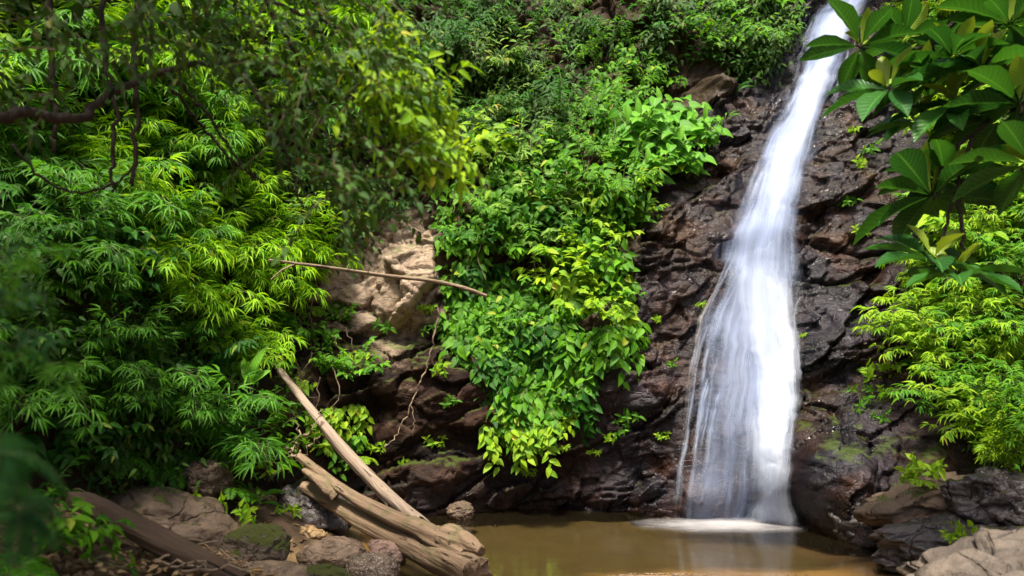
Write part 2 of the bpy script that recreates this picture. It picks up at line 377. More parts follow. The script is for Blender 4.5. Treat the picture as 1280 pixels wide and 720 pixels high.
def fall_mat(name, fu=16.0, fv=0.9, lo=0.30, hi=0.75, tint=(0.80, 0.86, 0.97), seed=0.0):
    t = NT(name); uv = t.n('ShaderNodeTexCoord').outputs['UV']
    mp = t.n('ShaderNodeMapping'); t.put(mp.inputs[0], uv); mp.inputs['Location'].default_value = (seed, seed * 1.7, 0)
    uvs = mp.outputs[0]
    wv = t.n('ShaderNodeVectorMath', operation='ADD'); t.put(wv.inputs[0], uvs)
    wn = t.n('ShaderNodeTexNoise'); t.put(wn.inputs['Vector'], uvs); wn.inputs['Scale'].default_value = 2.2; wn.inputs['Detail'].default_value = 2
    ws = t.n('ShaderNodeVectorMath', operation='SCALE'); t.put(ws.inputs[0], wn.outputs[1]); ws.inputs['Scale'].default_value = 0.10; t.put(wv.inputs[1], ws.outputs[0])
    a = t.noise(t.scale(wv.outputs[0], (fu, fv, 1)), 1.0, 4, 0.5); b = t.noise(t.scale(wv.outputs[0], (fu * 3.3, fv * 1.6, 1)), 1.0, 3, 0.5); c = t.noise(t.scale(wv.outputs[0], (4, 0.9, 1)), 1.0, 3, 0.5)
    s = t.math('ADD', t.math('ADD', t.math('MULTIPLY', a, 0.5), t.math('MULTIPLY', b, 0.22)), t.math('MULTIPLY', c, 0.28))
    d = t.attr('dens')
    # threshold moves with density: thick water is opaque, thin water breaks into threads
    x = t.math('ADD', s, t.math('MULTIPLY', t.math('SUBTRACT', d, 0.5), 0.7))
    al = t.rng(x, lo, hi)
    al = t.math('MULTIPLY', al, t.rng(d, 0.0, 0.22), clamp=True)
    di = t.n('ShaderNodeBsdfDiffuse'); t.put(di.inputs[0], tint); tl = t.n('ShaderNodeBsdfTranslucent'); t.put(tl.inputs[0], tint)
    m1 = t.n('ShaderNodeMixShader'); m1.inputs[0].default_value = 0.5; t.t.links.new(di.outputs[0], m1.inputs[1]); t.t.links.new(tl.outputs[0], m1.inputs[2])
    tp = t.n('ShaderNodeBsdfTransparent'); m2 = t.n('ShaderNodeMixShader'); t.t.links.new(al, m2.inputs[0]); t.t.links.new(tp.outputs[0], m2.inputs[1]); t.t.links.new(m1.outputs[0], m2.inputs[2])
    return t.done(m2.outputs[0])

# ------------------------------------------------------------------ the cliff that walls the ravine
FALL = [(-60, 1050, 1120), (0, 1036, 1098), (25, 1010, 1070), (60, 1000, 1060), (100, 990, 1044), (150, 972, 1024), (190, 942, 1014), (250, 925, 1004), (290, 906, 1002), (350, 888, 1000), (400, 868, 997), (450, 858, 992), (500, 853, 988), (550, 848, 986), (600, 842, 981), (655, 832, 976)]
FY = np.array([f[0] for f in FALL], float); FL = np.array([f[1] for f in FALL], float); FR = np.array([f[2] for f in FALL], float)
CP = [(910, 650, 9.75), (750, 641, 10.25), (650, 638, 10.35), (575, 643, 10.1), (1000, 657, 9.45), (1060, 676, 8.6), (1090, 690, 7.95),
      (930, 400, 10.35), (950, 290, 10.6), (960, 250, 11.0), (990, 150, 11.9), (1035, 30, 13.0),
      (800, 350, 10.55), (800, 150, 11.9), (700, 50, 12.8), (700, 400, 10.5), (600, 200, 11.5), (500, 350, 10.6), (450, 500, 10.0), (430, 600, 9.7), (500, 100, 11.9), (650, 550, 10.15), (850, 20, 13.0),
      (1080, 200, 11.1), (1080, 400, 10.1), (1080, 550, 9.3), (1120, 620, 8.5), (1200, 500, 9.0), (1250, 300, 9.6), (1270, 100, 10.6), (1200, 640, 8.0), (1280, 600, 8.1), (1400, 500, 7.9), (1400, 100, 9.2),
      (350, 500, 9.1), (330, 600, 8.8), (250, 400, 8.6), (200, 200, 8.9), (100, 300, 7.6), (0, 300, 6.7), (0, 500, 6.1), (150, 550, 7.2), (250, 585, 7.9), (0, 50, 7.6), (300, 50, 10.4), (-200, 300, 5.0)]
pp = [at(*c) for c in CP]
pts = [(p.x, p.z) for p in pp]; val = [p.y for p in pp]
pts += [(-9, 4), (-9, 10), (-7, 0.5), (9, 3), (9, 10), (6.5, 0), (0, 12), (5, 13), (-5, 13), (2.4, -1), (-1, -1), (3.6, -0.8)]
val += [-1.0, 0.5, -1.0, 4.0, 5.0, 5.8, 15.5, 16, 13, 9.5, 10.2, 7.9]
cliffY = TPS(pts, np.array(val), 2e-3)
xs = np.concatenate([np.arange(-11, -5.5, 0.12), np.arange(-5.5, -2.6, 0.034), np.arange(-2.6, 5.6, 0.0215), np.arange(5.6, 7.2, 0.034), np.arange(7.2, 11.1, 0.12)])
zs = np.concatenate([np.arange(-1.0, -0.2, 0.034), np.arange(-0.2, 5.6, 0.0215), np.arange(5.6, 8.9, 0.028), np.arange(8.9, 14, 0.12)])
X, Z = np.meshgrid(xs, zs, indexing='ij'); X = X.ravel(); Z = Z.ravel()
Y0 = np.clip(cliffY(np.stack([X, Z], 1)), -7, 20)
px, py = to_px(X, Y0, Z)
fl, fr = np.interp(py, FY, FL), np.interp(py, FY, FR)
fd = np.maximum(fl - px, px - fr)                                     # pixels outside the fall
infall = 1 - sstep(fd, -6, 22)
P3 = np.stack([X, Y0, Z], 1)
def rot_xz(P, a, s):
    c, q = math.cos(a), math.sin(a)
    return np.stack([(P[:, 0] * c + P[:, 2] * q) * s[0], P[:, 1] * s[1], (-P[:, 0] * q + P[:, 2] * c) * s[2]], 1)
wp = P3 + 0.10 * np.stack([fbm(P3 * 1.3, 3, s) for s in (3, 13, 23)], 1)
f1, e1 = facets(rot_xz(wp, 0.55, (0.75, 1.0, 1.5)), 5); f2, e2 = facets(rot_xz(wp, 0.42, (2.0, 2.2, 3.8)), 9); f3, e3 = facets(rot_xz(wp, 0.3, (6, 6, 10)), 19)
f4, e4 = facets(rot_xz(wp, 0.5, (13, 13, 19)), 29)
D = 0.20 * fbm(P3 * 0.55, 3, 31) + 0.24 * f1 + 0.12 * f2 + 0.038 * f3 + 0.010 * f4 - 0.05 * (1 - sstep(e1, 0, 0.06)) - 0.035 * (1 - sstep(e2, 0, 0.08)) - 0.012 * (1 - sstep(e3, 0, 0.1)) + 0.016 * fbm(P3 * 6, 4, 41)
VEG = [[(420, -80), (1000, -80), (985, 60), (900, 130), (780, 160), (800, 270), (790, 400), (740, 500), (650, 560), (600, 480), (560, 400), (540, 290), (470, 180)], [(1160, 60), (1400, 60), (1400, 580), (1220, 570), (1150, 440), (1170, 330)]]
veg = sum(in_poly(px, py, q).astype(float) for q in VEG)
D = D + veg * 0.5 * fbm(P3 * 1.15, 2, 71)
D = D * (1 - 0.62 * infall)
soil = np.maximum(sstep(-X, 2.6, 4.0), 0) * sstep(Z, -0.5, 0.4)
D = D * (1 - 0.45 * soil)
def blob(cx, cy, rx, ry, a=0.0):
    dx, dy = px - cx, py - cy; c, s = math.cos(a), math.sin(a)
    return np.exp(-(((dx * c + dy * s) / rx) ** 2 + ((-dx * s + dy * c) / ry) ** 2))
# ledges and hollows of this particular face (positive = stands out towards the pool)
D += 0.15 * blob(500, 330, 70, 60) - 0.42 * blob(520, 418, 42, 14) + 0.28 * blob(450, 470, 60, 28, 0.2) - 0.25 * blob(445, 522, 50, 12, -0.2) + 0.3 * blob(560, 600, 60, 30) \
     + 0.30 * blob(770, 620, 50, 22) + 0.25 * blob(800, 330, 50, 50) - 0.3 * blob(735, 95, 22, 40) + 0.25 * blob(1060, 430, 70, 25, -0.35) - 0.2 * blob(1050, 470, 60, 12, -0.35) \
     + 0.25 * blob(1060, 580, 70, 40, -0.5) - 0.30 * blob(1235, 550, 22, 20) + 0.22 * blob(868, 625, 22, 16) + 0.2 * blob(905, 300, 24, 14)
Yc = Y0 - D
Zc = Z + 0.10 * D * (1 - infall); Xc = X + 0.06 * fbm(P3 * 2.2, 3, 51) * (1 - infall)
wet = np.clip(1 - np.where(px < fl, sstep(fd, 10, 190) * .8, sstep(fd, 20, 330) * .75), 0, 1) * (1 - soil)
wet = np.maximum(wet, 0.75 * (1 - sstep(Z, 0.1, 0.9)) * (1 - soil)); wet = np.where(px > fr, np.maximum(wet, 0.6 * (1 - sstep(px, 1150, 1260))), wet)
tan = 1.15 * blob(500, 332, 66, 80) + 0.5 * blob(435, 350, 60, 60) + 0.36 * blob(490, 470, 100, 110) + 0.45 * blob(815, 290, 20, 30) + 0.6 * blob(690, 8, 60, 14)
red = np.clip(sstep(px, 470, 640), 0, 1) * sstep(py, 150, 300)
V = np.stack([Xc, Yc, Zc], 1)
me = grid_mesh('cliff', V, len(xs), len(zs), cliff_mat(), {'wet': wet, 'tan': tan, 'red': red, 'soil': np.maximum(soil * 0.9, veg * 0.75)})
me.flip_normals()
cliff = link('cliff', me, kind='structure')
nvz = len(zs)
BV = BVHTree.FromPolygons([tuple(v) for v in V], [tuple(p.vertices) for p in me.polygons])
def hit(px_, py_):
    r = BV.ray_cast(CAM, ray(px_, py_).normalized())
    if r[0] is None: return None, None
    n = r[1] if r[1].dot(ray(px_, py_)) < 0 else -r[1]
    return r[0], n

# ------------------------------------------------------------------ the ground: bank, beach and pool bed in one sheet
GP = [(0.5, 9, -.14), (2, 9, -.15), (1, 8, -.14), (2, 7.7, -.11), (1, 8.6, -.15), (1, 7.15, -.05), (2, 7.1, -.04), (3, 8, -.14), (0, 8, -.14), (-.8, 8, -.14), (-1.2, 8.8, -.15), (-1.4, 7.7, -.14), (0, 7, -.12), (-.6, 7, -.14), (-1.1, 6.9, -.12), (0.3, 6.3, .04), (1.5, 6.9, .015), (1.0, 6.95, .01), (2.3, 6.6, .05), (1, 5, .2), (1, 3, .3), (0, 0, .3), (3, 0, .4), (0, -5, .5),
      (-1.95, 8, .16), (-2.2, 7.5, .15), (-2.2, 7.0, .10), (-2.6, 8.2, .42), (-1.75, 6.8, .0), (-2.2, 6.3, .26), (-2.8, 6.5, .36), (-3.1, 7.1, .32), (-1.5, 5.2, .34), (-2.5, 5, .58), (-3.3, 5, .9), (-3, 3.5, .6), (-4.5, 5, 1.4), (-2, 2, .25), (-1, 3, .25), (-1.2, 6.3, -.06),
      (3.3, 7.3, -.02), (3.7, 7.0, .08), (3.2, 6, .06), (4.2, 7, .3), (3, 4.5, .2), (4, 5, .25), (5, 5, .4), (2, 10.5, -.12), (-1, 10.8, -.12), (3.5, 9, -.2)]
gZ = TPS([g[:2] for g in GP], np.array([g[2] for g in GP]), 1e-3)
def axis(lo, hi, a, b, d):
    out = np.arange(lo, hi, d); l = lo - np.cumsum(0.3 * 1.55 ** np.arange(14)); r = hi + np.cumsum(0.3 * 1.55 ** np.arange(14))
    return np.concatenate([l[::-1], out, r])
gx = axis(-6, 6, 0, 0, 0.05); gy = axis(2, 12, 0, 0, 0.05)
GX, GY = np.meshgrid(gx, gy, indexing='ij'); GX = GX.ravel(); GY = GY.ravel()
GZ = np.clip(gZ(np.stack([np.clip(GX, -5.5, 5.5), np.clip(GY, -5, 11)], 1)), -1.1, 3)
gp = np.stack([GX, GY, GZ * 0], 1)
GZ = GZ + (0.05 * fbm(gp * 1.5, 4, 61) + 0.018 * fbm(gp * 9, 3, 67)) * sstep(GZ, -0.1, 0.35) * (np.abs(GX) < 8) + 0.006 * fbm(gp * 7, 2, 3) * (GZ < .1)
sand = (1 - sstep(GZ, 0.10, 0.26)) ; sand = np.where(GX < -0.9, (1 - sstep(GZ, 0.05, 0.16)), sand); sand = np.where((GX > -0.9) & (GY < 7.2), np.maximum(sand, .8), sand) * (1 - sstep(GX, 2.9, 3.4))
deep = sstep(-GZ, 0.06, 0.135)
link('ground', grid_mesh('ground', np.stack([GX, GY, GZ], 1), len(gx), len(gy), ground_mat(), {'sand': sand, 'deep': deep}), kind='structure')
def gz(x, y): return float(gZ(np.array([[x, y]]))[0])

bm = bmesh.new(); c = [bm.verts.new(p) for p in ((-2.6, 5.8, 0), (4.6, 5.8, 0), (4.6, 11.5, 0), (-2.6, 11.5, 0))]; bm.faces.new(c)
pm = bpy.data.meshes.new('pool_water'); bm.to_mesh(pm); bm.free(); pm.materials.append(pool_mat()); link('pool_water', pm, kind='structure')

# ------------------------------------------------------------------ the waterfall: layered sheets that follow the rock
fall = link('waterfall', None, kind='structure', label='tall silky white waterfall dropping down the dark wet cliff into the pool', category='waterfall')
fall.location = at(905, 650, 9.5); fall.location.z = 0
bpy.context.view_layer.update()
def sheet(name, rows, off, dens, mat, nu=34, nv=220, bulge=0.10, soft=0.30, lip=(), poly=0, it=70, rag_e=0.16, grow=0.0):
    r = np.array(rows, float); ys = np.linspace(r[0, 0], r[-1, 0], nv); L = np.interp(ys, r[:, 0], r[:, 1]); Rr = np.interp(ys, r[:, 0], r[:, 2])
    k = np.ones(9) / 9; pad = lambda a: np.convolve(np.pad(a, 4, mode='edge'), k, 'valid'); L, Rr = pad(L), pad(Rr)
    V = np.zeros((nv, nu, 3)); u = np.linspace(0, 1, nu)
    for j in range(nv):
        for i in range(nu):
            pxx = L[j] + (Rr[j] - L[j]) * u[i]; h, _ = hit(pxx, ys[j])
            V[j, i] = h if h is not None else at(pxx, ys[j], 11)
    # smooth the hits along and across the flow so that the water drapes over the rock
    for _ in range(it):
        Y = V[:, :, 1]; Yp = np.pad(Y, 1, mode='edge'); Y2 = (Yp[:-2, 1:-1] + Yp[2:, 1:-1] + Yp[1:-1, :-2] + Yp[1:-1, 2:] + Y) / 5
        V[:, :, 1] = np.minimum(Y2, Y * 0.3 + Y2 * 0.7)
    if poly:
        A = np.stack([((ys[:, None] - ys[0]) / (ys[-1] - ys[0]) * 2 - 1) ** a * (2 * u[None] - 1) ** b for a in range(poly) for b in range(3)], -1).reshape(-1, 3 * poly)
        V[:, :, 1] = (A @ np.linalg.lstsq(A, V[:, :, 1].ravel(), rcond=None)[0]).reshape(nv, nu)
    rag = 0.03 * fbm(np.stack([np.repeat(ys, nu) * 0.012, np.tile(u, nv) * 4, np.full(nv * nu, off * 10)], 1), 3, 5).reshape(nv, nu)
    o = off + bulge * (1 - (2 * u - 1) ** 2)[None] + rag
    o = o + grow * sstep(ys, 330, 640)[:, None]
    d = dens(ys[:, None], u[None]) * np.ones((nv, nu))
    for (ly, h, wd) in lip:
        s = np.where(ys > ly, np.exp(-(ys - ly) / wd), np.exp(-((ys - ly) / 24) ** 2)); o = o + h * s[:, None]; d = d + 1.2 * h * s[:, None]
    dirn = V - np.array(CAM); dirn /= np.linalg.norm(dirn, axis=2, keepdims=True)
    V2 = V - np.array([0, 1.0, -0.12]) * o[..., None]
    en = lambda sd: rag_e * (0.5 + 0.5 * fbm(np.stack([ys * 0.022, ys * 0 + sd, ys * 0], 1), 4, 7))[:, None]
    edge = sstep(u[None] - np.maximum(en(off * 31), 0), 0, soft) * sstep(1 - u[None] - np.maximum(en(off * 31 + 9), 0), 0, soft)
    d = d * edge
    arc = np.concatenate([[0], np.cumsum(np.linalg.norm(np.diff(V[:, nu // 2], axis=0), axis=1))])
    wid = np.linalg.norm(V[:, -1] - V[:, 0], axis=1)
    UV = np.stack([(u[None] - 0.5) * (0.6 + 0.4 * wid[:, None]), np.repeat(arc[:, None], nu, 1)], -1)
    me = grid_mesh(name, (V2.reshape(-1, 3) - np.array(fall.location)), nv, nu, mat, {'dens': np.clip(d, 0, 1.4).ravel()}, UV.reshape(-1, 2))
    return link(name, me, fall)
g = lambda y, a, b: np.interp(y, a, b)
rows0 = [(f[0], f[1] - 10 - .06 * (f[2] - f[1]), f[2] + 10 + .04 * (f[2] - f[1])) for f in FALL]
rows0 = [(a, b - (9 if 60 < a < 300 else 3), c + (9 if 60 < a < 300 else 3)) for a, b, c in rows0]
rows0 = [(a, b - 13 * math.exp(-((a - 370) / 90) ** 2), c + 9 * math.exp(-((a - 400) / 80) ** 2)) for a, b, c in rows0]
sheet('water_veil', rows0, 0.05, lambda y, u: g(y, [0, 100, 300, 450, 655], [.60, .54, .50, .46, .42]) + 0 * u, fall_mat('fall_veil', 16, 0.8, 0.22, 0.98, (0.44, 0.54, 0.79), seed=1.3))
rows1 = [(y, l - 4 - (r_ - l) * .05, r_ + 5 + (r_ - l) * .05) for y, l, r_ in FALL]
rows1 = [(a, b - 11 * math.exp(-((a - 340) / 70) ** 2), c + 6 * math.exp(-((a - 390) / 60) ** 2)) for a, b, c in rows1]
sheet('water_body', rows1, 0.11, lambda y, u: g(y, [0, 60, 160, 300, 400, 500, 655], [.8, .85, .8, .72, .62, .42, .36]) * (1 - 0.35 * sstep(y, 250, 340) * (1 - sstep(y, 380, 420)) * np.exp(-((u - .62) / .16) ** 2)), fall_mat('fall_body', 12, 0.6, 0.22, 0.98, (0.54, 0.63, 0.86), seed=4.1), lip=((296, .09, 60), (352, .10, 70)))
core = [(-60, 1048, 1118), (10, 1030, 1096), (40, 1002, 1068), (100, 986, 1046), (150, 970, 1027), (200, 935, 1014), (260, 918, 1004), (330, 888, 1000), (370, 880, 1003), (430, 888, 1004), (480, 905, 1002), (560, 908, 996), (656, 900, 990)]
sheet('water_core', core, 0.17, lambda y, u: g(y, [0, 60, 150, 240, 285, 332, 350, 400, 655], [.85, .95, .92, .80, .52, .42, .85, .92, .95]) * (1 - .35 * sstep(y, 400, 470) * np.exp(-((u - .12) / .2) ** 2)), fall_mat('fall_core', 9, 0.4, 0.2, 0.9, (0.66, 0.74, 0.92), seed=7.7), bulge=0.12, soft=0.42, poly=7, grow=.09)
jet = [(330, 920, 985), (380, 922, 998), (430, 935, 1000), (480, 932, 998), (560, 924, 992), (658, 912, 988)]
sheet('water_jet', jet, 0.26, lambda y, u: g(y, [330, 370, 658], [.0, .85, 1.05]) + 0 * u, fall_mat('fall_jet', 9, 0.35, 0.2, 0.85, (0.75, 0.81, 0.94), seed=2.9), bulge=0.10, soft=0.48, poly=4, grow=.14)
tr = [(345, 892, 905), (372, 880, 893), (400, 866, 882), (430, 860, 876), (470, 852, 868), (520, 846, 862), (600, 838, 858), (650, 828, 858)]
sheet('side_trickle', tr, 0.07, lambda y, u: g(y, [345, 380, 470, 560, 650], [.45, .62, .5, .36, .36]) + 0 * u, fall_mat('fall_trickle', 20, 1.2, 0.36, 0.8, (0.55, 0.53, 0.54), seed=9.2), nu=14, soft=0.35)
tr2 = [(375, 985, 1006), (385, 976, 1000), (420, 975, 1000), (470, 975, 1001), (520, 972, 998), (600, 964, 990), (652, 958, 985)]
sheet('side_trickle', tr2, 0.05, lambda y, u: .5 + 0 * y + 0 * u, fall_mat('fall_trickle_b', 22, 1.2, 0.4, 0.85, seed=5.5), nu=14, soft=0.35)
# strands that leave the main flow, slip over the ledges and run down beside it
sq = np.random.default_rng(11); sm = [fall_mat('fall_strand', 5, 0.8, 0.15, 1.0, (0.60, 0.68, 0.85), seed=s_) for s_ in (1.1, 6.2)]
for k in range(46):
    y0 = sq.uniform(20, 590); sd = sq.choice((-1, -1, 1, 0)); ln = sq.uniform(45, 150) * (1 if y0 > 200 else .7); l0, r0 = np.interp(y0, FY, FL), np.interp(y0, FY, FR)
    x0 = l0 + (r0 - l0) * (sq.uniform(.06, .35) if sd < 0 else sq.uniform(.75, .97) if sd > 0 else sq.uniform(.1, .9)); yy = np.linspace(y0, min(y0 + ln, 652), 7); tt = (yy - y0) / ln
    dl = np.interp(yy, FY, FL) - l0; dr = np.interp(yy, FY, FR) - r0; c_ = x0 + (dl if sd <= 0 else dr) + sd * (sq.uniform(2, 11) * np.sqrt(tt)) + sq.normal(0, 1.0, 7); hw = (sq.uniform(3.5, 10) if sd == 0 else sq.uniform(3.5, 8)) * (0.6 + .6 * tt)
    sheet('water_strand', [(a, b - c, b + c) for a, b, c in zip(yy, c_, hw)], .05 + .12 * (sd == 0) + .03 * sq.random(), lambda y, u, a=y0, b=ln, m=sq.uniform(.35, .72): m * sstep(y, a, a + 12) * (1 - sstep(y, a + b * .5, a + b)) + 0 * u, sm[k % 2], nu=8, nv=50, bulge=.03, soft=.5, it=12, rag_e=0)
# foam where the fall meets the pool
n1, n2 = 60, 30; FV = []; FDn = []
for i in range(n1):
    a = 2 * math.pi * i / n1
    for j in range(n2):
        q = j / (n2 - 1); bx, by = math.cos(a) * q, math.sin(a) * q
        FV.append((bx * 1.2 + .0, by * 0.6 - 0.10, 0.012 + 0.02 * (1 - q) ** 2)); FDn.append(1.2 * (1 - q) ** 1.0)
FV = np.array(FV); i = np.arange(n1)[:, None] * n2 + np.arange(n2 - 1)[None]; j = ((np.arange(n1) + 1) % n1)[:, None] * n2 + np.arange(n2 - 1)[None]
ff = np.stack([i, j, j + 1, i + 1], -1).reshape(-1, 4)
fm = make_mesh('foam', FV, ff.ravel(), np.full(len(ff), 4), fall_mat('foam', 2.2, 5, 0.1, 1.1, (0.68, 0.66, 0.68), seed=3.3), {'dens': FDn}, FV[:, :2])
fm.flip_normals() if fm.polygons[5].normal.z < 0 else None
link('foam', fm, fall)

# ------------------------------------------------------------------ rocks and boulders
def rock(name, label, px_, py_, Y, w_, h_, d_, mat, seed, rough=0.16, cell=1.6, box=0.0, rotz=0.0, tilt=0.0, sub=5):
    bm = bmesh.new(); bmesh.ops.create_icosphere(bm, subdivisions=sub, radius=1.0)
    P = np.array([v.co[:] for v in bm.verts])
    if box: P = P / (np.abs(P) ** 6).sum(1, keepdims=True) ** (1 / 6) * box + P * (1 - box)
    f, e = facets(P * cell + seed * 3.1, seed); f2, e2 = facets(P * cell * 2.6 + seed, seed + 7)
    k = 1 + rough * (1.3 * f + 0.5 * f2) + 0.10 * fbm(P * 1.1 + seed, 2, seed) + 0.03 * fbm(P * 6, 3, seed) - 0.03 * (1 - sstep(e, 0, .12))
    P = P * k[:, None] * np.array((w_ / 2, d_ / 2, h_ / 2))
    for v, c in zip(bm.verts, P): v.co = c
    m = bpy.data.meshes.new(name); bm.to_mesh(m); bm.free(); m.polygons.foreach_set('use_smooth', [True] * len(m.polygons)); m.materials.append(mat)
    o = link(name, m, label=label, category='rock'); o.location = at(px_, py_, Y); o.rotation_euler = (0, tilt, rotz); return o
RK = {
 'mossy': rock_mat('rock_mossy', (0.09, 0.065, 0.045), (0.16, 0.12, 0.08), (0.07, 0.05, 0.04), 0.8, moss=0.75),
 'tan': rock_mat('rock_tan', (0.30, 0.19, 0.085), (0.42, 0.28, 0.13), (0.22, 0.13, 0.07), 0.6),
 'grey': rock_mat('rock_greybrown', (0.135, 0.088, 0.056), (0.26, 0.18, 0.12), (0.09, 0.058, 0.038), 0.7),
 'pink': rock_mat('rock_pink', (0.17, 0.10, 0.075), (0.29, 0.185, 0.14), (0.11, 0.07, 0.055), 0.65),
 'speck': rock_mat('rock_speckled', (0.13, 0.09, 0.055), (0.23, 0.16, 0.10), (0.09, 0.06, 0.04), 0.75, speck=0.5),
 'slab': rock_mat('rock_slab', (0.075, 0.048, 0.030), (0.16, 0.108, 0.068), (0.05, 0.031, 0.02), 0.75, moss=0.12, sc=0.6),
 'dark': rock_mat('rock_dark_wet', (0.030, 0.024, 0.024), (0.075, 0.058, 0.055), (0.022, 0.018, 0.02), 0.42, moss=0.10, sc=0.7),
 'front': rock_mat('rock_front', (0.065, 0.05, 0.038), (0.15, 0.118, 0.092), (0.042, 0.032, 0.026), 0.75, sc=0.8),
}
rock('boulder', 'round boulder with a cap of yellow-green moss at the pool edge', 323, 686, 6.95, .56, .40, .45, RK['mossy'], 1, 0.08)
rock('rock', 'small golden tan rock in the shallow inlet behind the mossy boulder', 377, 671, 8.0, .38, .22, .34, RK['tan'], 2)
rock('rock', 'low grey-brown flat rock in the shallows beside the log', 417, 695, 7.25, .64, .32, .45, RK['grey'], 3, 0.06)
rock('rock', 'pinkish squared block of stone wedged against the thick log', 484, 694, 7.35, .33, .24, .28, RK['pink'], 4, 0.10, 1.2, box=0.6)
rock('rock', 'rounded speckled brown rock below the pinkish block', 465, 714, 6.75, .48, .27, .36, RK['speck'], 5, 0.05)
rock('rock', 'pale grey slab of rock at the bottom edge under the mossy boulder', 335, 722, 6.4, .70, .24, .45, RK['grey'], 6, 0.08)
rock('rock', 'dark rock with spots of moss between the grey slab and the speckled rock', 400, 722, 6.45, .44, .18, .34, RK['mossy'], 7, 0.14)
rock('boulder', 'big brown sloping slab boulder behind the dark fallen log', 212, 668, 7.15, 1.35, .70, .8, RK['slab'], 8, 0.09, 1.3, tilt=R(12))
rock('boulder', 'dull brown boulder under the ferns on the bank', 258, 600, 7.7, .44, .40, .4, RK['slab'], 9)
rock('boulder', 'dark shaded boulder under the thick log near the bank', 392, 645, 8.45, .85, .62, .6, RK['dark'], 10)
rock('rock', 'small brown rock at the far waterline below the cliff', 577, 640, 9.85, .32, .26, .32, RK['slab'], 11, 0.12)
rock('rock', 'low dark ledge rock at the right edge of the pool', 1212, 684, 7.1, 1.7, .50, .95, RK['dark'], 12, 0.16, 1.8, tilt=R(-6))
rock('rock', 'rough tan rock shelf in the bottom right corner', 1295, 752, 5.3, 2.2, .84, 1.1, RK['front'], 13, 0.14, 2.2, tilt=R(-10))
rock('rock', 'brown mossy ledge below the bushes above the dark ledge rock', 1165, 628, 7.8, 1.25, .42, .8, RK['slab'], 14, 0.18, tilt=R(-12))
rock('rock', 'black wet rock at the foot of the cliff right of the waterfall', 1095, 652, 8.5, .8, .52, .7, RK['dark'], 15, 0.2)
rock('rock', 'dark angular rock below the right bank bushes', 1262, 628, 7.2, .9, .55, .8, RK['dark'], 16, 0.2)
rock('rock', 'small dark rock at the waterline in front of the black wet rock', 1128, 686, 7.75, .32, .22, .3, RK['dark'], 17, 0.2, sub=4)

# ------------------------------------------------------------------ logs and branches
def log_mesh(name, pts, rad, mat, n=90, sides=26, rough=0.10, seed=1, M4=None, ragged=0.0):
    """tube with lengthwise ridges; local Z runs along the log so that the grain does too"""
    P = wob(pts, n, 0.0); P = [M4 @ p for p in P]
    wb = fbm(np.stack([np.linspace(0, 4, n), np.full(n, seed * 1.7), np.zeros(n)], 1), 2, seed); wc = fbm(np.stack([np.linspace(0, 4, n), np.full(n, seed * 2.9), np.ones(n)], 1), 2, seed)
    P = [p + Vector((wb[i], wc[i], 0)) * (0.14 * max(rad)) * math.sin(math.pi * i / (n - 1)) for i, p in enumerate(P)]
    t = np.linspace(0, 1, n); r = np.interp(t, np.linspace(0, 1, len(rad)), rad)
    th = np.linspace(0, 2 * math.pi, sides, endpoint=False)
    q = np.stack([np.repeat(np.cos(th)[None], n, 0).ravel() * 1.6, np.repeat(np.sin(th)[None], n, 0).ravel() * 1.6, np.repeat(t * 5, sides)], 1)
    k = 1 + rough * fbm(q * 1.2, 3, seed) + rough * 0.4 * fbm(q * np.array((2.4, 2.4, .6)), 3, seed + 3)
    V = []
    for i in range(n):
        tg = (P[min(i + 1, n - 1)] - P[max(i - 1, 0)]).normalized(); a = tg.cross(Vector((0.2, 1, 0.1))).normalized(); b = tg.cross(a)
        for j in range(sides):
            rr = r[i] * k[i * sides + j]; sh = tg * (ragged * r[i] * fbm(np.array([[math.cos(th[j]) * 2, math.sin(th[j]) * 2, i]]), 2, seed)[0] if i in (0, n - 1) else 0)
            V.append(P[i] + a * math.cos(th[j]) * rr + b * math.sin(th[j]) * rr + sh)
    L, T = [], []
    for i in range(n - 1):
        for j in range(sides):
            j2 = (j + 1) % sides; L += [i * sides + j, (i + 1) * sides + j, (i + 1) * sides + j2, i * sides + j2]; T.append(4)
    for i, fl in ((0, False), (n - 1, True)):          # end faces with a hollowed middle
        c = len(V); V.append(sum((V[i * sides + j] for j in range(sides)), Vector()) / sides + (P[min(i + 1, n - 1)] - P[max(i - 1, 0)]).normalized() * (0.03 if i == 0 else -0.03))
        for j in range(sides):
            j2 = (j + 1) % sides; L += ([i * sides + j, c, i * sides + j2] if fl else [i * sides + j2, c, i * sides + j]); T.append(3)
    return make_mesh(name, [tuple(v) for v in V], L, T, mat)
def log_thing(name, label, cat, pts, rad, mat, **kw):
    a, b = Vector(pts[0]), Vector(pts[-1]); rot = (b - a).to_track_quat('Z', 'Y').to_matrix().to_4x4(); W = Matrix.Translation(a) @ rot
    o = link(name, log_mesh(name, pts, rad, mat, M4=W.inverted(), **kw), label=label, category=cat); o.matrix_world = W
    return o, W
def part_log(name, parent, W, pts, rad, mat, **kw): return link(name, log_mesh(name, pts, rad, mat, M4=W.inverted(), **kw), parent)
lg, W = log_thing('fallen_log', 'thick weathered tan log lying from the bank into the pool', 'log',
   [at(380, 608, 8.3), at(440, 642, 7.9), at(500, 673, 7.4), at(550, 695, 7.0), at(597, 716, 6.6)], [.06, .082, .10, .14, .135], M['log_tan'], seed=3, rough=0.13, ragged=0.5)
part_log('limb', lg, W, [at(373, 570, 8.25), at(410, 598, 8.0), at(450, 625, 7.72), at(500, 650, 7.35), at(545, 672, 7.0), at(580, 694, 6.75)], [.036, .05, .06, .07, .09, .05], M['log_tan'], seed=8, rough=0.14)
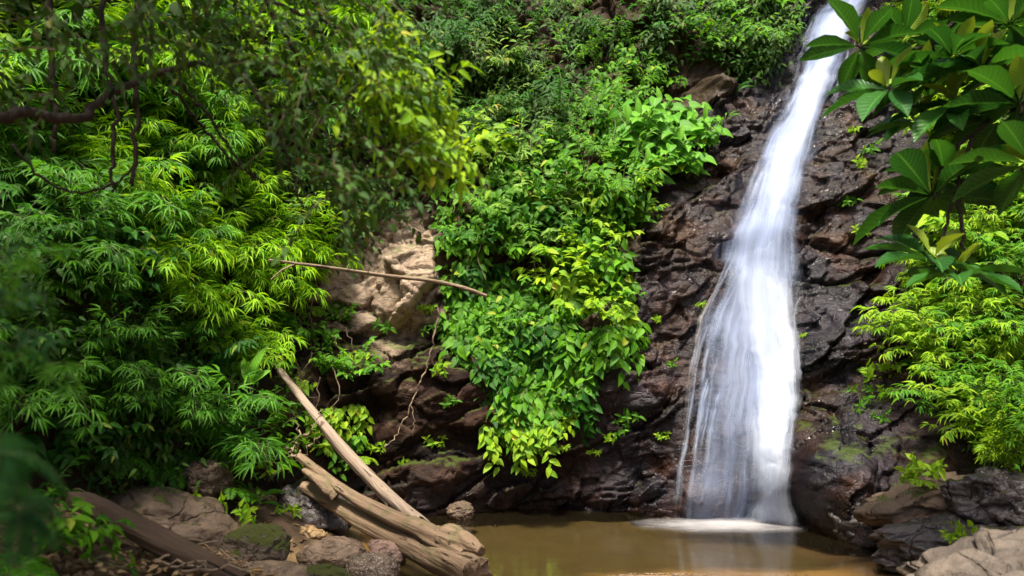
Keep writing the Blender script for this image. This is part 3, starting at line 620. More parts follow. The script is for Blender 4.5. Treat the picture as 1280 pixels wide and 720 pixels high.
part_log('knot', lg, W, [at(548, 672, 6.98), at(575, 676, 6.88), at(602, 690, 6.7)], [.08, .105, .04], M['log_tan'], n=30, seed=12, rough=0.25)
part_log('broken_stub', lg, W, [at(420, 622, 7.9), at(405, 606, 7.95), at(380, 588, 8.15)], [.05, .06, .03], M['log_tan'], n=24, seed=14, rough=0.2, sides=14)
lg, W = log_thing('bare_log', 'long slim bare log leaning up the bank with its foot on the thick log', 'log',
   [at(350, 463, 8.75), at(395, 520, 8.45), at(440, 572, 8.1), at(485, 618, 7.7), at(528, 655, 7.3)], [.032, .046, .052, .057, .055], M['log_pale'], seed=5, rough=0.09, ragged=1.6)
part_log('splinter', lg, W, [at(352, 472, 8.72), at(344, 456, 8.78), at(339, 455, 8.8)], [.02, .012, .005], M['log_pale'], n=12, sides=8, seed=6)
part_log('side_limb', lg, W, [at(432, 566, 8.12), at(458, 598, 7.95), at(486, 632, 7.65)], [.02, .032, .015], M['log_pale'], n=30, sides=12, seed=16)
log_thing('dead_branch', 'dark split branch lying behind the slim bare log', 'branch', [at(405, 540, 8.7), at(450, 590, 8.4), at(500, 632, 8.0), at(523, 648, 7.7)], [.03, .045, .045, .02], M['log_dark'], seed=21, rough=.2, sides=12)
log_thing('dark_log', 'dark brown rotting log across the bottom left bank', 'log', [at(92, 622, 5.3), at(130, 641, 5.2), at(200, 676, 5.1), at(305, 729, 5.0)], [.058, .07, .074, .068], M['log_dark'], seed=23, rough=.12)
br, W = log_thing('fallen_branch', 'long thin bare branch lying across the cliff above the rock hollow', 'branch',
   [at(336, 325, 8.1), at(400, 333, 8.6), at(470, 343, 9.1), at(540, 351, 9.4), at(580, 360, 9.55), at(608, 370, 9.7)], [.012, .019, .022, .024, .024, .022], M['twig'], seed=25, sides=10, rough=.12)
part_log('twig', br, W, [at(372, 329, 8.4), at(352, 338, 8.35), at(338, 350, 8.3)], [.012, .010, .004], M['twig'], n=14, sides=6)
def vine(name, label, cat, pts, r0, r1, mat, amp=0.012, n=40, side=None, group=None):
    T = Tubes(); T.add(wob(pts, n, amp), np.linspace(r0, r1, n), 6, 0.15)
    for s in side or []: T.add(wob(s, 14, amp * .6), np.linspace(r1 * .9, r1 * .4, 14), 5, 0.1)
    o = link(name, T.mesh(name, mat), label=label, category=cat)
    if group: o['group'] = group
    return o
vine('hanging_root', 'pale thin root hanging down the brown rock hollow to the waterline', 'root', [at(548, 385, 9.3), at(543, 420, 9.35), at(531, 462, 9.4), at(514, 505, 9.35), at(500, 535, 9.3), at(482, 560, 9.2)], .013, .006, M['twig'], side=[[at(514, 505, 9.35), at(518, 525, 9.3), at(515, 545, 9.3)]])
for pts in ([(365, 560), (372, 540), (368, 515)], [(360, 575), (385, 560), (400, 545)], [(372, 572), (355, 560), (360, 590)], [(380, 545), (395, 530), (402, 512)]):
    vine('root', 'thin dead roots tangled at the upper end of the thick log', 'root', [at(a, b, 8.3) for a, b in pts], .014, .005, M['twig'], 0.02, 16, group='dead roots by the thick log')

# ------------------------------------------------------------------ plants: one of each kind, then copies
def V3(*a): return Vector(a)
def rv(s=1.0): return Vector(rng.normal(0, s, 3))
OUT = Vector((0, -1, 0))
def p_shrub(n_st=9, h=0.7, spread=0.7, L=0.09, W=0.04, tmpl=T_OVATE, step=0.045, droop=0.35, out=0.5, start=0.2, pal=False):
    lv, tb = Leaves(), Tubes()
    for s in range(n_st):
        a = random.uniform(0, 2 * math.pi); hh = h * random.uniform(0.55, 1.1)
        d0 = (V3(math.cos(a), math.sin(a), 0) * spread + OUT * out + V3(0, 0, 1)).normalized()
        pts = []; p = V3(0, 0, 0) + rv(0.03); d = d0.copy(); n = 10
        for i in range(n):
            pts.append(p.copy()); p = p + d * (hh / n); d = (d + V3(0, 0, -droop * 0.22) + rv(0.06)).normalized()
        tb.add(pts, np.linspace(0.006, 0.002, n), 4)
        dist = start * hh; k = 0
        while dist < hh * 0.98:
            i = min(int(dist / hh * n), n - 2); f = dist / hh * n - i; q = pts[i].lerp(pts[i + 1], f); tg = (pts[i + 1] - pts[i]).normalized()
            sd = tg.cross(V3(0, 0, 1)); sd = sd.normalized() if sd.length > .01 else V3(1, 0, 0)
            sg = 1 if k % 2 else -1; sz = random.uniform(0.7, 1.15)
            if pal:                                                   # palmate: a whorl of leaflets on a stalk
                c = q + (sd * sg * 0.7 + tg * .4 + V3(0, 0, .3)) * (L * 0.8)
                tb.add([q, c], [0.002, 0.0015], 3, cap=False)
                for z in range(6):
                    az = z * 1.05; dd = sd * math.cos(az) + (OUT * 0.8 + V3(0, 0, .3)).normalized() * math.sin(az) + V3(0, 0, -0.35)
                    lv.add(tmpl, c, dd + rv(.1), V3(0, -.6, .8) + rv(.15), L * sz, W * sz)
            else:
                dd = sd * sg * 0.85 + tg * 0.5 + V3(0, 0, -0.25) + OUT * .2 + rv(0.22)
                lv.add(tmpl, q + dd * 0.01, dd, V3(0, -.45, 0.9) + rv(0.28), L * sz, W * sz)
            dist += step * random.uniform(.7, 1.3); k += 1
        lv.add(tmpl, pts[-1], d + V3(0, 0, -.2), V3(0, -.4, 1) + rv(.2), L, W)
    return lv, tb
def p_curtain(w_=0.7, ln=0.8, n=14, L=0.10, W=0.055, tmpl=T_OVATE, step=0.05, bulge=0.22):
    lv, tb = Leaves(), Tubes()
    for s in range(n):
        x = random.uniform(-.5, .5) * w_; l = ln * random.uniform(.45, 1.1) * (1 - 0.7 * (x / w_ * 2) ** 2 * .6); m = 9; pts = []
        b = bulge * random.uniform(.3, 1.1)
        for i in range(m):
            t = i / (m - 1); pts.append(V3(x + 0.05 * math.sin(3 * t + s), -b * math.sin(min(1, t * 1.6) * math.pi * .62) - .02, 0.10 * math.sin(t * 2.4) - l * t ** 1.15) + rv(.008))
        tb.add(pts, np.linspace(.005, .002, m), 4)
        k = 0; dist = 0.0
        while dist < l:
            t = dist / l * (m - 1); i = min(int(t), m - 2); q = pts[i].lerp(pts[i + 1], t - i); sg = 1 if k % 2 else -1; sz = random.uniform(.65, 1.15)
            dd = V3(sg * 0.7, -0.38, -0.62) + rv(.25)
            lv.add(tmpl, q, dd, V3(sg * .15, -.85, 0.55) + rv(.25), L * sz, W * sz); k += 1; dist += step * random.uniform(.6, 1.3)
    return lv, tb
def p_bamboo(n=7, h=1.3, L=0.19, W=0.024, spread=0.5, out=0.7, droop=0.55, fan=6):
    lv, tb = Leaves(), Tubes()
    for s in range(n):
        a = random.uniform(0, 2 * math.pi); hh = h * random.uniform(.6, 1.1); d = (V3(math.cos(a), math.sin(a), 0) * spread + OUT * out + V3(0, 0, 1.1)).normalized(); p = rv(.06); pts = []; m = 14
        for i in range(m):
            pts.append(p.copy()); p = p + d * hh / m; d = (d + V3(0, 0, -droop * (i / m) * .42) + rv(.03)).normalized()
        tb.add(pts, np.linspace(.007, .002, m), 4)
        for i in range(3, m):
            for sg in (-1, 1):
                if random.random() < .15: continue
                tg = (pts[i] - pts[i - 1]).normalized(); sd = tg.cross(V3(0, 0, 1)); sd = sd.normalized() if sd.length > .01 else V3(1, 0, 0)
                td = (sd * sg + tg * .8 + V3(0, 0, random.uniform(-.2, .4)) + rv(.25)).normalized(); tl = random.uniform(.08, .2) * (h / 1.3); e = pts[i] + td * tl
                tb.add([pts[i], e], [.002, .001], 3, cap=False)
                for f in range(fan):
                    an = (f - (fan - 1) / 2) * 0.42; c, q = math.cos(an), math.sin(an); s2 = td.cross(V3(0, 0, 1)).normalized()
                    dd = td * c + s2 * q + V3(0, 0, -.22 + random.uniform(-.25, .2)); sz = random.uniform(.7, 1.1)
                    lv.add(T_LANCE, e - td * tl * .4 * random.random(), dd, V3(0, -.15, 1) + rv(.2), L * sz, W * sz)
    return lv, tb
def p_fern(n=9, L=0.6, pin=0.13, up=0.8, out=0.3, lanceol=True):
    lv, tb = Leaves(), Tubes()
    for s in range(n):
        a = 2 * math.pi * s / n + random.uniform(-.3, .3); l = L * random.uniform(.7, 1.1); d = (V3(math.cos(a), math.sin(a), up) + OUT * out).normalized(); p = V3(0, 0, 0); m = 16; pts = []
        for i in range(m):
            pts.append(p.copy()); p = p + d * l / m; d = (d + V3(0, 0, -.13)).normalized()
        tb.add(pts, np.linspace(.004, .0015, m), 3)
        for i in range(2, m):
            tg = (pts[i] - pts[i - 1]).normalized(); sd = tg.cross(V3(0, 0, 1)); sd = sd.normalized() if sd.length > .01 else V3(1, 0, 0)
            z = math.sin(math.pi * (i / m) ** .7) ** .6 * pin + .01
            for k in (0, .5):
                for sg in (-1, 1):
                    lv.add(T_PINNA, pts[i] - tg * (l / m) * k, sd * sg + tg * .45 + V3(0, 0, -.12) + rv(.06), sd.cross(tg) * (1 if sd.cross(tg).z > 0 else -1) + rv(.1), z, .022 * (pin / .13))
    return lv, tb
def p_heart(n=7, h=0.8, L=0.24, W=0.2):
    lv, tb = Leaves(), Tubes()
    for s in range(n):
        a = random.uniform(0, 2 * math.pi); hh = h * random.uniform(.55, 1.1); d = (V3(math.cos(a), math.sin(a), 0) * .45 + OUT * .35 + V3(0, 0, 1)).normalized(); pts = [V3(0, 0, 0) + d * hh * t + V3(0, 0, -.06) * t * t + rv(.012) for t in np.linspace(0, 1, 7)]
        tb.add(pts, np.linspace(.010, .005, 7), 5)
        for k in range(8):
            t = .3 + .7 * k / 7; q = pts[min(int(t * 6), 6)]; az = k * 2.4 + a; pd = V3(math.cos(az), math.sin(az), .5) + OUT * .4; e = q + pd.normalized() * random.uniform(.08, .2)
            tb.add([q, e], [.004, .003], 3, cap=False); sz = random.uniform(.6, 1.1)
            lv.add(T_HEART, e, pd * .8 + V3(0, 0, -.65) + rv(.15), V3(pd.x * .3, -.75, .75) + rv(.2), L * sz, W * sz)
    lv.add(T_BLADE, pts[-1], V3(.1, -.1, 1), V3(.2, -1, .1), L * 1.3, W * .55, .9)
    return lv, tb
def p_broad(n=9, L=0.42, W=0.13, up=0.9, st=0.2):
    """a clump of large stalked paddle leaves"""
    lv, tb = Leaves(), Tubes()
    for s in range(n):
        a = 2.4 * s + random.uniform(-.3, .3); d = (V3(math.cos(a), math.sin(a), up * random.uniform(.5, 1.5)) + OUT * .4).normalized(); e = d * st * random.uniform(.6, 1.5)
        tb.add([V3(0, 0, 0), e * .5, e], [.008, .006, .005], 4); sz = random.uniform(.65, 1.1)
        lv.add(T_BLADE, e, d + V3(0, 0, -.25), V3(0, -.2, 1) + OUT * .3 + rv(.15), L * sz, W * sz)
    return lv, tb
def p_tuft(n=16, L=0.07, W=0.032, r=0.10, tmpl=T_OVATE):
    lv, tb = Leaves(), Tubes()
    for s in range(n // 4 + 1):
        a = random.uniform(0, 2 * math.pi); e = V3(math.cos(a), math.sin(a), random.uniform(-.5, .9)).normalized() * r * random.uniform(.5, 1.3) + OUT * r * .5
        tb.add([V3(0, 0, 0), e * .6 + rv(.005), e], [.003, .002, .0015], 3)
        for k in range(5):
            az = k * 1.26 + a; dd = V3(math.cos(az), -.4, math.sin(az) * .8 - .1) + rv(.2); sz = random.uniform(.6, 1.2)
            lv.add(tmpl, e * random.uniform(.6, 1), dd, V3(0, -.8, .6) + rv(.25), L * sz, W * sz)
    return lv, tb
PROTO = {}
def proto(key, fn, mat, stem='stem_green', **kw):
    lv, tb = fn(**kw); PROTO.setdefault(key, []).append((lv.mesh(key + '_foliage', M[mat]), tb.mesh(key + '_stem', M[stem])))
for k in range(3):
    proto('shrub_mid', p_shrub, 'leaf_mid', n_st=10, h=.8, L=.17, W=.078, step=.075)
    proto('shrub_deep', p_shrub, 'leaf_deep', n_st=11, h=.85, L=.14, W=.055, step=.07)
    proto('shrub_fine', p_shrub, 'leaf_mid', n_st=13, h=.9, L=.13, W=.032, tmpl=T_LANCE, step=.045)
    proto('shrub_finedeep', p_shrub, 'leaf_deep', n_st=13, h=.95, L=.13, W=.032, tmpl=T_LANCE, step=.045)
    proto('shrub_finepale', p_shrub, 'leaf_pale', n_st=13, h=.9, L=.13, W=.034, tmpl=T_LANCE, step=.045)
    proto('shrub_pale', p_shrub, 'leaf_pale', n_st=8, h=.8, L=.17, W=.085, step=.08)
    proto('fern_near', p_fern, 'leaf_near_shade'); proto('near_oval', p_shrub, 'leaf_near_shade', n_st=11, h=.75, L=.10, W=.045)
    proto('shrub_lime', p_shrub, 'leaf_lime', n_st=9, h=.75, L=.18, W=.085, step=.08)
    proto('shrub_palm', p_shrub, 'leaf_mid', n_st=6, h=.6, L=.13, W=.05, pal=True, step=.16, start=.4)
    proto('curtain_mid', p_curtain, 'leaf_mid', L=.17, W=.085, step=.075, n=13)
    proto('curtain_lime', p_curtain, 'leaf_lime', L=.17, W=.088, step=.075, n=13)
    proto('curtain_deep', p_curtain, 'leaf_deep', L=.155, W=.075, step=.075, n=13)
    proto('bamboo', p_bamboo, 'leaf_bamboo')
    proto('bamboo_deep', p_bamboo, 'leaf_bamboo_deep', L=.17)
    proto('fern', p_fern, 'leaf_bamboo_deep'); proto('fern_lime', p_fern, 'leaf_lime', L=.5, pin=.11)
    proto('right_bush', p_bamboo, 'leaf_lime', n=9, h=1.1, L=.13, W=.028, fan=5, droop=.4)
    proto('right_bush_mid', p_bamboo, 'leaf_mid', n=9, h=1.1, L=.13, W=.03, fan=5, droop=.4)
    proto('heart', p_heart, 'leaf_heart')
    proto('broad_deep', p_broad, 'leaf_deep'); proto('broad_mid', p_broad, 'leaf_mid', L=.36, W=.11, n=8)
    proto('tuft', p_tuft, 'leaf_lime'); proto('tuft_mid', p_tuft, 'leaf_mid', n=22, L=.08, W=.034, r=.14)
COUNT = {}
def put(key, name, loc, out=None, s=1.0, tilt=0.25, label='', cat='shrub', group=None, jit=0.5, stem=True):
    ps = PROTO[key]; i = COUNT.get(key, 0); COUNT[key] = i + 1; fo, stm = ps[i % len(ps)]
    r = bpy.data.objects.new(name, None); COL.objects.link(r); r.empty_display_size = 0.1
    r.location = loc; r['label'] = label; r['category'] = cat
    if group: r['group'] = group
    az = math.atan2(out.x, -out.y) if out is not None else 0
    r.rotation_euler = Euler((tilt + random.uniform(-.15, .15), random.uniform(-.2, .2), az + random.uniform(-jit, jit)), 'XYZ')
    r.scale = [s * random.uniform(.9, 1.1)] * 3
    f = link('foliage', fo, r)
    if stem: link('stem', stm, r)
    return r
def poisson(polys, n, md, seed=0):
    q = np.random.default_rng(seed); out = []
    bx = [p for po in polys for p in po]; x0, x1 = min(p[0] for p in bx), max(p[0] for p in bx); y0, y1 = min(p[1] for p in bx), max(p[1] for p in bx)
    for _ in range(n * 60):
        x, y = q.uniform(x0, x1), q.uniform(y0, y1)
        if any(in_poly(x, y, po) for po in polys) and all((x - a) ** 2 + (y - b) ** 2 > md * md for a, b in out): out.append((x, y))
        if len(out) >= n: break
    return out
def strew(keys, name, polys, n, md, s, label, cat, group, seed, tilt=0.3, off=0.0, jit=0.6):
    for (x, y) in poisson(polys, n, md, seed):
        h, nn = hit(x, y)
        if h is None: continue
        o = V3(nn.x, nn.y, 0); o = (o.normalized() if o.length > .05 else OUT) + OUT
        put(random.choice(keys), name, h + OUT * off, o, s * random.uniform(.75, 1.25), tilt, label, cat, group, jit)

UP_A = [(440, 20), (700, 0), (770, 60), (740, 60), (715, 130), (700, 190), (600, 200), (520, 150), (450, 80)]
UP_B = [(815, 0), (1000, 0), (985, 50), (940, 100), (880, 100), (815, 130), (808, 60)]
UP_C = [(735, 120), (785, 40), (800, 110), (780, 160), (745, 200)]
MID = [(520, 190), (700, 170), (760, 200), (800, 260), (770, 300), (700, 320), (560, 320), (540, 260)]
LOW = [(575, 330), (760, 310), (785, 400), (745, 430), (730, 480), (690, 500), (640, 520), (610, 460), (575, 430), (560, 390)]
TIP = [(630, 475), (725, 465), (700, 510), (665, 540), (635, 535)]
LEFTC = [(330, 350), (395, 340), (440, 390), (450, 440), (435, 560), (380, 500), (340, 430)]
BAM = [(110, 120), (230, 130), (340, 230), (400, 330), (360, 400), (300, 370), (200, 300), (110, 220)]
BAM2 = [(230, 350), (320, 380), (325, 420), (295, 480), (250, 460), (210, 400)]
DARKL = [(-20, 220), (90, 260), (170, 350), (250, 440), (330, 540), (260, 590), (120, 600), (-20, 560)]
DARKTOP = [(-20, -20), (430, -20), (500, 120), (520, 260), (430, 320), (340, 230), (200, 110), (-20, 180)]
RIGHT = [(1160, 330), (1210, 300), (1290, 280), (1290, 560), (1220, 560), (1190, 470), (1150, 440)]
RTOP = [(1120, -20), (1290, -20), (1290, 280), (1200, 320), (1150, 300), (1140, 130)]
strew(['shrub_finedeep', 'shrub_deep', 'shrub_finedeep', 'shrub_fine'], 'cliff_shrub', [UP_A], 30, 38, 1.05, 'fine leaved green shrub growing on the shaded upper cliff left of the bare rock strip', 'shrub', 'shrubs on the upper cliff', 1)  # mostly deep leaf materials, their dark colour standing in for shade
strew(['shrub_fine', 'shrub_mid', 'shrub_deep'], 'cliff_shrub', [UP_B], 17, 36, .9, 'leafy green shrub on the cliff top beside the head of the waterfall', 'shrub', 'shrubs beside the top of the waterfall', 2)
strew(['shrub_finepale', 'shrub_finepale', 'shrub_pale'], 'pale_shrub', [[(590, 90), (690, 70), (720, 180), (700, 300), (640, 320), (590, 220)]], 16, 34, .85, 'pale green feathery shrub in the middle of the upper cliff', 'shrub', 'pale shrubs of the upper cliff', 33)
strew(['shrub_fine', 'shrub_mid'], 'cliff_shrub', [UP_C], 9, 30, .75, 'small leaved shrub hanging beside the bare rock strip high on the cliff', 'shrub', 'shrubs beside the bare rock strip', 3)
strew(['shrub_mid', 'shrub_palm', 'shrub_deep', 'shrub_fine', 'curtain_mid', 'broad_mid', 'shrub_lime'], 'cliff_shrub', [MID], 36, 31, .9, 'mixed green shrub rooted in the middle of the planted cliff', 'shrub', 'shrubs in the middle of the cliff', 4)
strew(['curtain_mid', 'curtain_deep', 'curtain_mid', 'shrub_palm'], 'hanging_creeper', [LOW], 42, 24, .95, 'hanging creeper with overlapping green leaves on the lower middle cliff', 'creeper', 'creepers hanging on the lower cliff', 5, tilt=0.1, off=.1)
strew(['curtain_lime'], 'hanging_creeper', [TIP], 11, 23, .66, 'pale lime creeper at the drooping tip of the hanging leaves', 'creeper', 'pale creepers at the drooping tip', 6, tilt=0.05, off=.08)
strew(['curtain_lime', 'shrub_lime'], 'hanging_creeper', [[(690, 320), (775, 320), (785, 395), (740, 410), (690, 390)]], 10, 26, .85, 'bright lime creeper on the sunlit right side of the hanging leaves', 'creeper', 'bright creepers on the sunlit side', 7, tilt=.15, off=.2)
strew(['shrub_lime'], 'yellow_shrub', [[(745, 205), (805, 215), (805, 290), (760, 300)]], 6, 28, .62, 'yellow-green shrub below the heart leaved plants', 'shrub', 'yellow-green shrubs', 8)
strew(['curtain_mid', 'curtain_lime', 'shrub_mid'], 'thin_creeper', [LEFTC], 24, 27, .6, 'thin green creeper trailing over the rock left of the hollow', 'creeper', 'thin creepers left of the hollow', 9, tilt=.1)
strew(['bamboo', 'bamboo', 'bamboo', 'shrub_lime', 'bamboo_deep', 'shrub_finepale'], 'bamboo', [BAM], 34, 32, .9, 'sunlit yellow-green bamboo with feathery leaves on the left slope', 'bamboo', 'sunlit bamboo on the left slope', 10, tilt=.35)
strew(['bamboo', 'bamboo', 'shrub_lime'], 'bamboo', [BAM2], 14, 34, .8, 'light green bamboo above the leaning slim log', 'bamboo', 'bamboo above the leaning log', 11, tilt=.35)
strew(['bamboo_deep', 'fern', 'shrub_deep', 'shrub_deep', 'broad_deep', 'fern', 'shrub_finedeep'], 'undergrowth_fern', [DARKL], 40, 38, .78, 'dark green ferny plant in the deep shade of the left bank', 'fern', 'shaded plants on the left bank', 12, tilt=.35)  # deep leaf materials put part of the bank's shade into the colour
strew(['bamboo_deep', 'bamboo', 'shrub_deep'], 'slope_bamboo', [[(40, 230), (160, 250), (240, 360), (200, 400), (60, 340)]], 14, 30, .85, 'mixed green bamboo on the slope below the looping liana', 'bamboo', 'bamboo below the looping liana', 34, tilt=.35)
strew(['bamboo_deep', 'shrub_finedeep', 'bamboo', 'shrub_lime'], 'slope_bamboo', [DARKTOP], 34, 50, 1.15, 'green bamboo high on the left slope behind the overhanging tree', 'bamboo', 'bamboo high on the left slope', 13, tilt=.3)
strew(['right_bush', 'right_bush_mid', 'right_bush'], 'bank_bush', [RIGHT], 26, 32, .8, 'light green bush with narrow leaves on the right bank', 'bush', 'bushes on the right bank', 14, tilt=.35)
strew(['right_bush', 'shrub_lime', 'right_bush_mid'], 'bank_bush', [RTOP], 22, 40, .95, 'yellow-green bush on the slope behind the large leaved branch', 'bush', 'bushes behind the large leaved branch', 15, tilt=.3)
# plants one can single out
def spot(key, name, x, y, s, label, cat='plant', tilt=.25, off=0.0, group=None, jit=.3):
    h, nn = hit(x, y); o = V3(nn.x, nn.y, 0); o = (o.normalized() if o.length > .05 else OUT) + OUT * 1.5
    return put(key, name, h + OUT * off, o, s, tilt, label, cat, group, jit)
for i, (x, y, s) in enumerate([(795, 190, 1.0), (830, 200, 1.15), (860, 225, .9), (810, 235, .85), (850, 165, .8), (880, 185, .7), (785, 215, .7)]):
    spot('heart', 'heart_leaf_plant', x, y, s, 'bright green plant with big heart shaped leaves left of the waterfall', group='heart leaved plants left of the waterfall')
spot('broad_deep', 'broad_leaf_plant', 920, 118, .62, 'dark plant with long drooping leaves near the upper left edge of the waterfall')
spot('broad_mid', 'broad_leaf_plant', 905, 155, .5, 'smaller broad leaved plant just below the dark drooping one')
spot('fern', 'cliff_fern', 935, 85, .5, 'small fern on the cliff beside the upper waterfall', 'fern')
for x, y, s, lab in [(1070, 205, 1.3, 'lime tuft of weeds on the rock right of the upper waterfall'), (1085, 190, 1.0, 'small weed tuft highest on the rock right of the waterfall'), (1062, 165, 1.0, 'weed tuft under the large leaved branch beside the white water'), (1072, 290, 1.1, 'round leafy tuft on bare dark rock halfway up right of the waterfall'),
      (1060, 250, 1.2, 'sprawling weed on the dark rock above the round tuft'), (1082, 468, 1.6, 'upper part of the yellow-green weed patch on the black rock'), (1105, 462, 1.4, 'yellow-green weed at the right of the weed patch on the black rock'), (1075, 495, 1.2, 'lower yellow-green weed of the patch on the black rock'), (1108, 490, 1.1, 'small weed below the right one of the rock patch'), (1092, 520, .8, 'tiny weed hanging lowest under the rock patch'),
      (790, 518, 1.2, 'small green weed on the dark wet rock left of the fall foot'), (775, 535, .9, 'small weed just below another on the wet rock'), (757, 545, 1.1, 'weed on the rock under the hanging creepers'), (742, 565, .8, 'tiny weed on the rock lowest under the creepers'), (826, 545, .8, 'tiny lime weed beside the left trickle of the waterfall'), (836, 455, .6, 'tiny moss tuft beside the pale side trickle'), (818, 400, .7, 'tiny weed on brown rock left of the waterfall'), (875, 382, .6, 'tiny green weed at the left edge of the waterfall'),
      (541, 552, 1.2, 'single bright green seedling on the brown rock by the waterline'), (565, 500, .9, 'little weed on the rock below the hanging root'), (548, 462, 1.3, 'green weed growing on the hanging root'), (540, 408, 1.1, 'leafy weed at the mouth of the rock hollow'), (530, 386, 1.1, 'leafy weed above the rock hollow'), (475, 408, 1.1, 'pale green weed on the tan brown rock left of the hollow'), (470, 560, 1.2, 'mossy weed clump behind the slim log'), (500, 578, .9, 'weed between the slim log and the cliff'),
      (1000, 420, .5, 'tiny weed at the right edge of the waterfall'), (660, 590, .8, 'tiny weed on the rock under the pale creeper tip'), (610, 560, .8, 'weed on brown rock left of the pale creeper tip'), (700, 560, .8, 'weed on the rock right of the pale creeper tip')]:
    spot('tuft' if random.random() < .7 else 'tuft_mid', 'weed_tuft', x, y, s, lab, 'weed', off=.01)
def stand(key, name, x, y, Y, s, label, cat='plant', tilt=0.0, jit=3.0, group=None):
    p = at(x, y, Y); return put(key, name, p, OUT, s, tilt, label, cat, group, jit)
for x, y, Y, k, s, lab in [(318, 632, 7.9, 'broad_mid', .62, 'leafy plant with paddle leaves at the foot of the left bank'), (335, 600, 8.1, 'shrub_lime', .7, 'lime shrub behind the paddle leaved plant'), (300, 590, 8.0, 'shrub_palm', .8, 'plant with finger-like leaves under the bamboo'), (290, 618, 7.8, 'fern', .6, 'fern hanging over the dull brown boulder'),
      (350, 570, 8.4, 'shrub_mid', .7, 'green shrub behind the upper end of the thick log'), (345, 540, 8.6, 'shrub_mid', .7, 'green shrub under the tip of the slim log'), (415, 560, 8.9, 'fern_lime', .6, 'lime fern between the two logs and the cliff'), (455, 575, 9.2, 'fern_lime', .5, 'small lime fern beside the slim log'), (275, 636, 7.4, 'tuft', 1.7, 'low lime weeds on the leaf strewn bank'), (300, 645, 7.3, 'tuft', 1.2, 'small weeds in the leaf litter beside the boulder'), (365, 640, 8.1, 'tuft', 1.1, 'small weeds at the inlet behind the golden rock'),
      (60, 690, 4.6, 'shrub_mid', .6, 'green weed beside the dark rotting log'), (100, 665, 4.9, 'tuft_mid', 1.6, 'low weeds under the dark rotting log'), (20, 715, 4.2, 'fern', .6, 'dark fern in the bottom left corner'), (35, 660, 4.6, 'shrub_deep', .6, 'dark shrub at the left edge near the rotting log'), (115, 700, 4.7, 'tuft_mid', 1.2, 'weeds among the dead twigs of the left bank'),
      (1150, 604, 7.6, 'fern_lime', .45, 'pale lime fern on the mossy right ledge'), (1165, 590, 7.8, 'tuft', 1.6, 'leafy lime weed above the mossy right ledge'), (1140, 598, 7.9, 'tuft', 1.2, 'small weed at the left end of the mossy ledge'), (1225, 668, 6.7, 'tuft', 1.3, 'weed growing on the dark ledge rock'), (1190, 672, 6.75, 'tuft', .8, 'small weed on the front of the dark ledge rock'), (1235, 590, 7.4, 'right_bush', .5, 'small drooping bush over the dark hole of the right bank'), (1265, 560, 7.3, 'right_bush_mid', .7, 'drooping bush at the right edge above the angular rock')]:
    stand(k, 'fern' if 'fern' in k else 'weed' if 'tuft' in k else 'leafy_plant', x, y, Y, s, lab, 'fern' if 'fern' in k else 'weed' if 'tuft' in k else 'plant')
for x, y, k, s, lab in [(1178, 385, 'fern_lime', .9, 'large yellow-green fern under the lowest large leaved twig'), (1160, 425, 'fern_lime', .8, 'green fern hanging left of the right bank bushes'), (1195, 372, 'fern_lime', .8, 'golden fern at the top of the right bank bushes'), (1150, 455, 'fern', .6, 'small fern at the lower left edge of the right bank bushes')]:
    spot(k, 'fern', x, y, s, lab, 'fern')
# single tall blade leaf plant by the slim log
lv, tb = Leaves(), Tubes(); b = V3(0, 0, 0)
for dx, ln, ang in ((0, .42, .25), (.03, .3, -.5), (-.04, .26, .9)):
    e = V3(dx, 0, .25); tb.add([b, e * .5, e], [.008, .006, .005], 5); lv.add(T_BLADE, e, V3(math.sin(ang), -.2, math.cos(ang)), V3(-.3, -.9, .2), ln, .11, .8)
bl = link('blade_leaf_plant', None, label='plant with one tall upright paddle leaf beside the tip of the slim log', category='plant'); bl.location = at(312, 512, 8.1)
link('foliage', lv.mesh('blade_foliage', M['leaf_heart']), bl); link('stem', tb.mesh('blade_stem', M['stem_green']), bl)

# ------------------------------------------------------------------ ground cover and creepers nobody could count
def cover(name, polys, n, mat, L, W, seed, per=9, rad=0.13, tmpl=T_OVATE, out=0.14, label=None):
    q = np.random.default_rng(seed); lv = Leaves(); k = 0
    bx = [p for po in polys for p in po]; x0, x1 = min(p[0] for p in bx), max(p[0] for p in bx); y0, y1 = min(p[1] for p in bx), max(p[1] for p in bx)
    while k < n:
        x, y = q.uniform(x0, x1), q.uniform(y0, y1)
        if not any(in_poly(x, y, po) for po in polys): continue
        k += 1
        h, nn = hit(x, y)
        if h is None: continue
        if vnoise(np.array([[h.x * 1.7, h.y * 1.7, h.z * 1.7]]), seed)[0] < -.08: continue
        for _ in range(per):
            p = h + Vector(q.normal(0, rad, 3)) * V3(1, .3, 1).length * .6; p.y = min(p.y, h.y) - q.uniform(0, out); sz = q.uniform(.6, 1.25)
            lv.add(tmpl, p, V3(q.normal(0, .7), -.35 + q.normal(0, .25), -.6 + q.normal(0, .4)), V3(q.normal(0, .3), -.8, .6 + q.normal(0, .25)), L * sz, W * sz)
    o = link(name, lv.mesh(name, M[mat]), kind='stuff', label=label)
cover('creeper_leaves', [MID, LOW, UP_C], 1500, 'leaf_mid', .13, .062, 1, label='dense small green creeper leaves covering the middle of the cliff')
cover('upper_cliff_leaves', [UP_A, UP_B], 1700, 'leaf_dark', .12, .048, 2, label='dense green leaves covering the upper cliff, darkened for shade')  # dark leaf colour stands in for the shade of the upper cliff
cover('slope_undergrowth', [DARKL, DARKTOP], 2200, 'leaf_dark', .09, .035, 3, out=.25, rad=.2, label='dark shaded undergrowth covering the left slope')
cover('slope_leaves', [BAM, BAM2], 900, 'leaf_bamboo_deep', .10, .03, 4, tmpl=T_LANCE, label='green undergrowth between the sunlit bamboo')
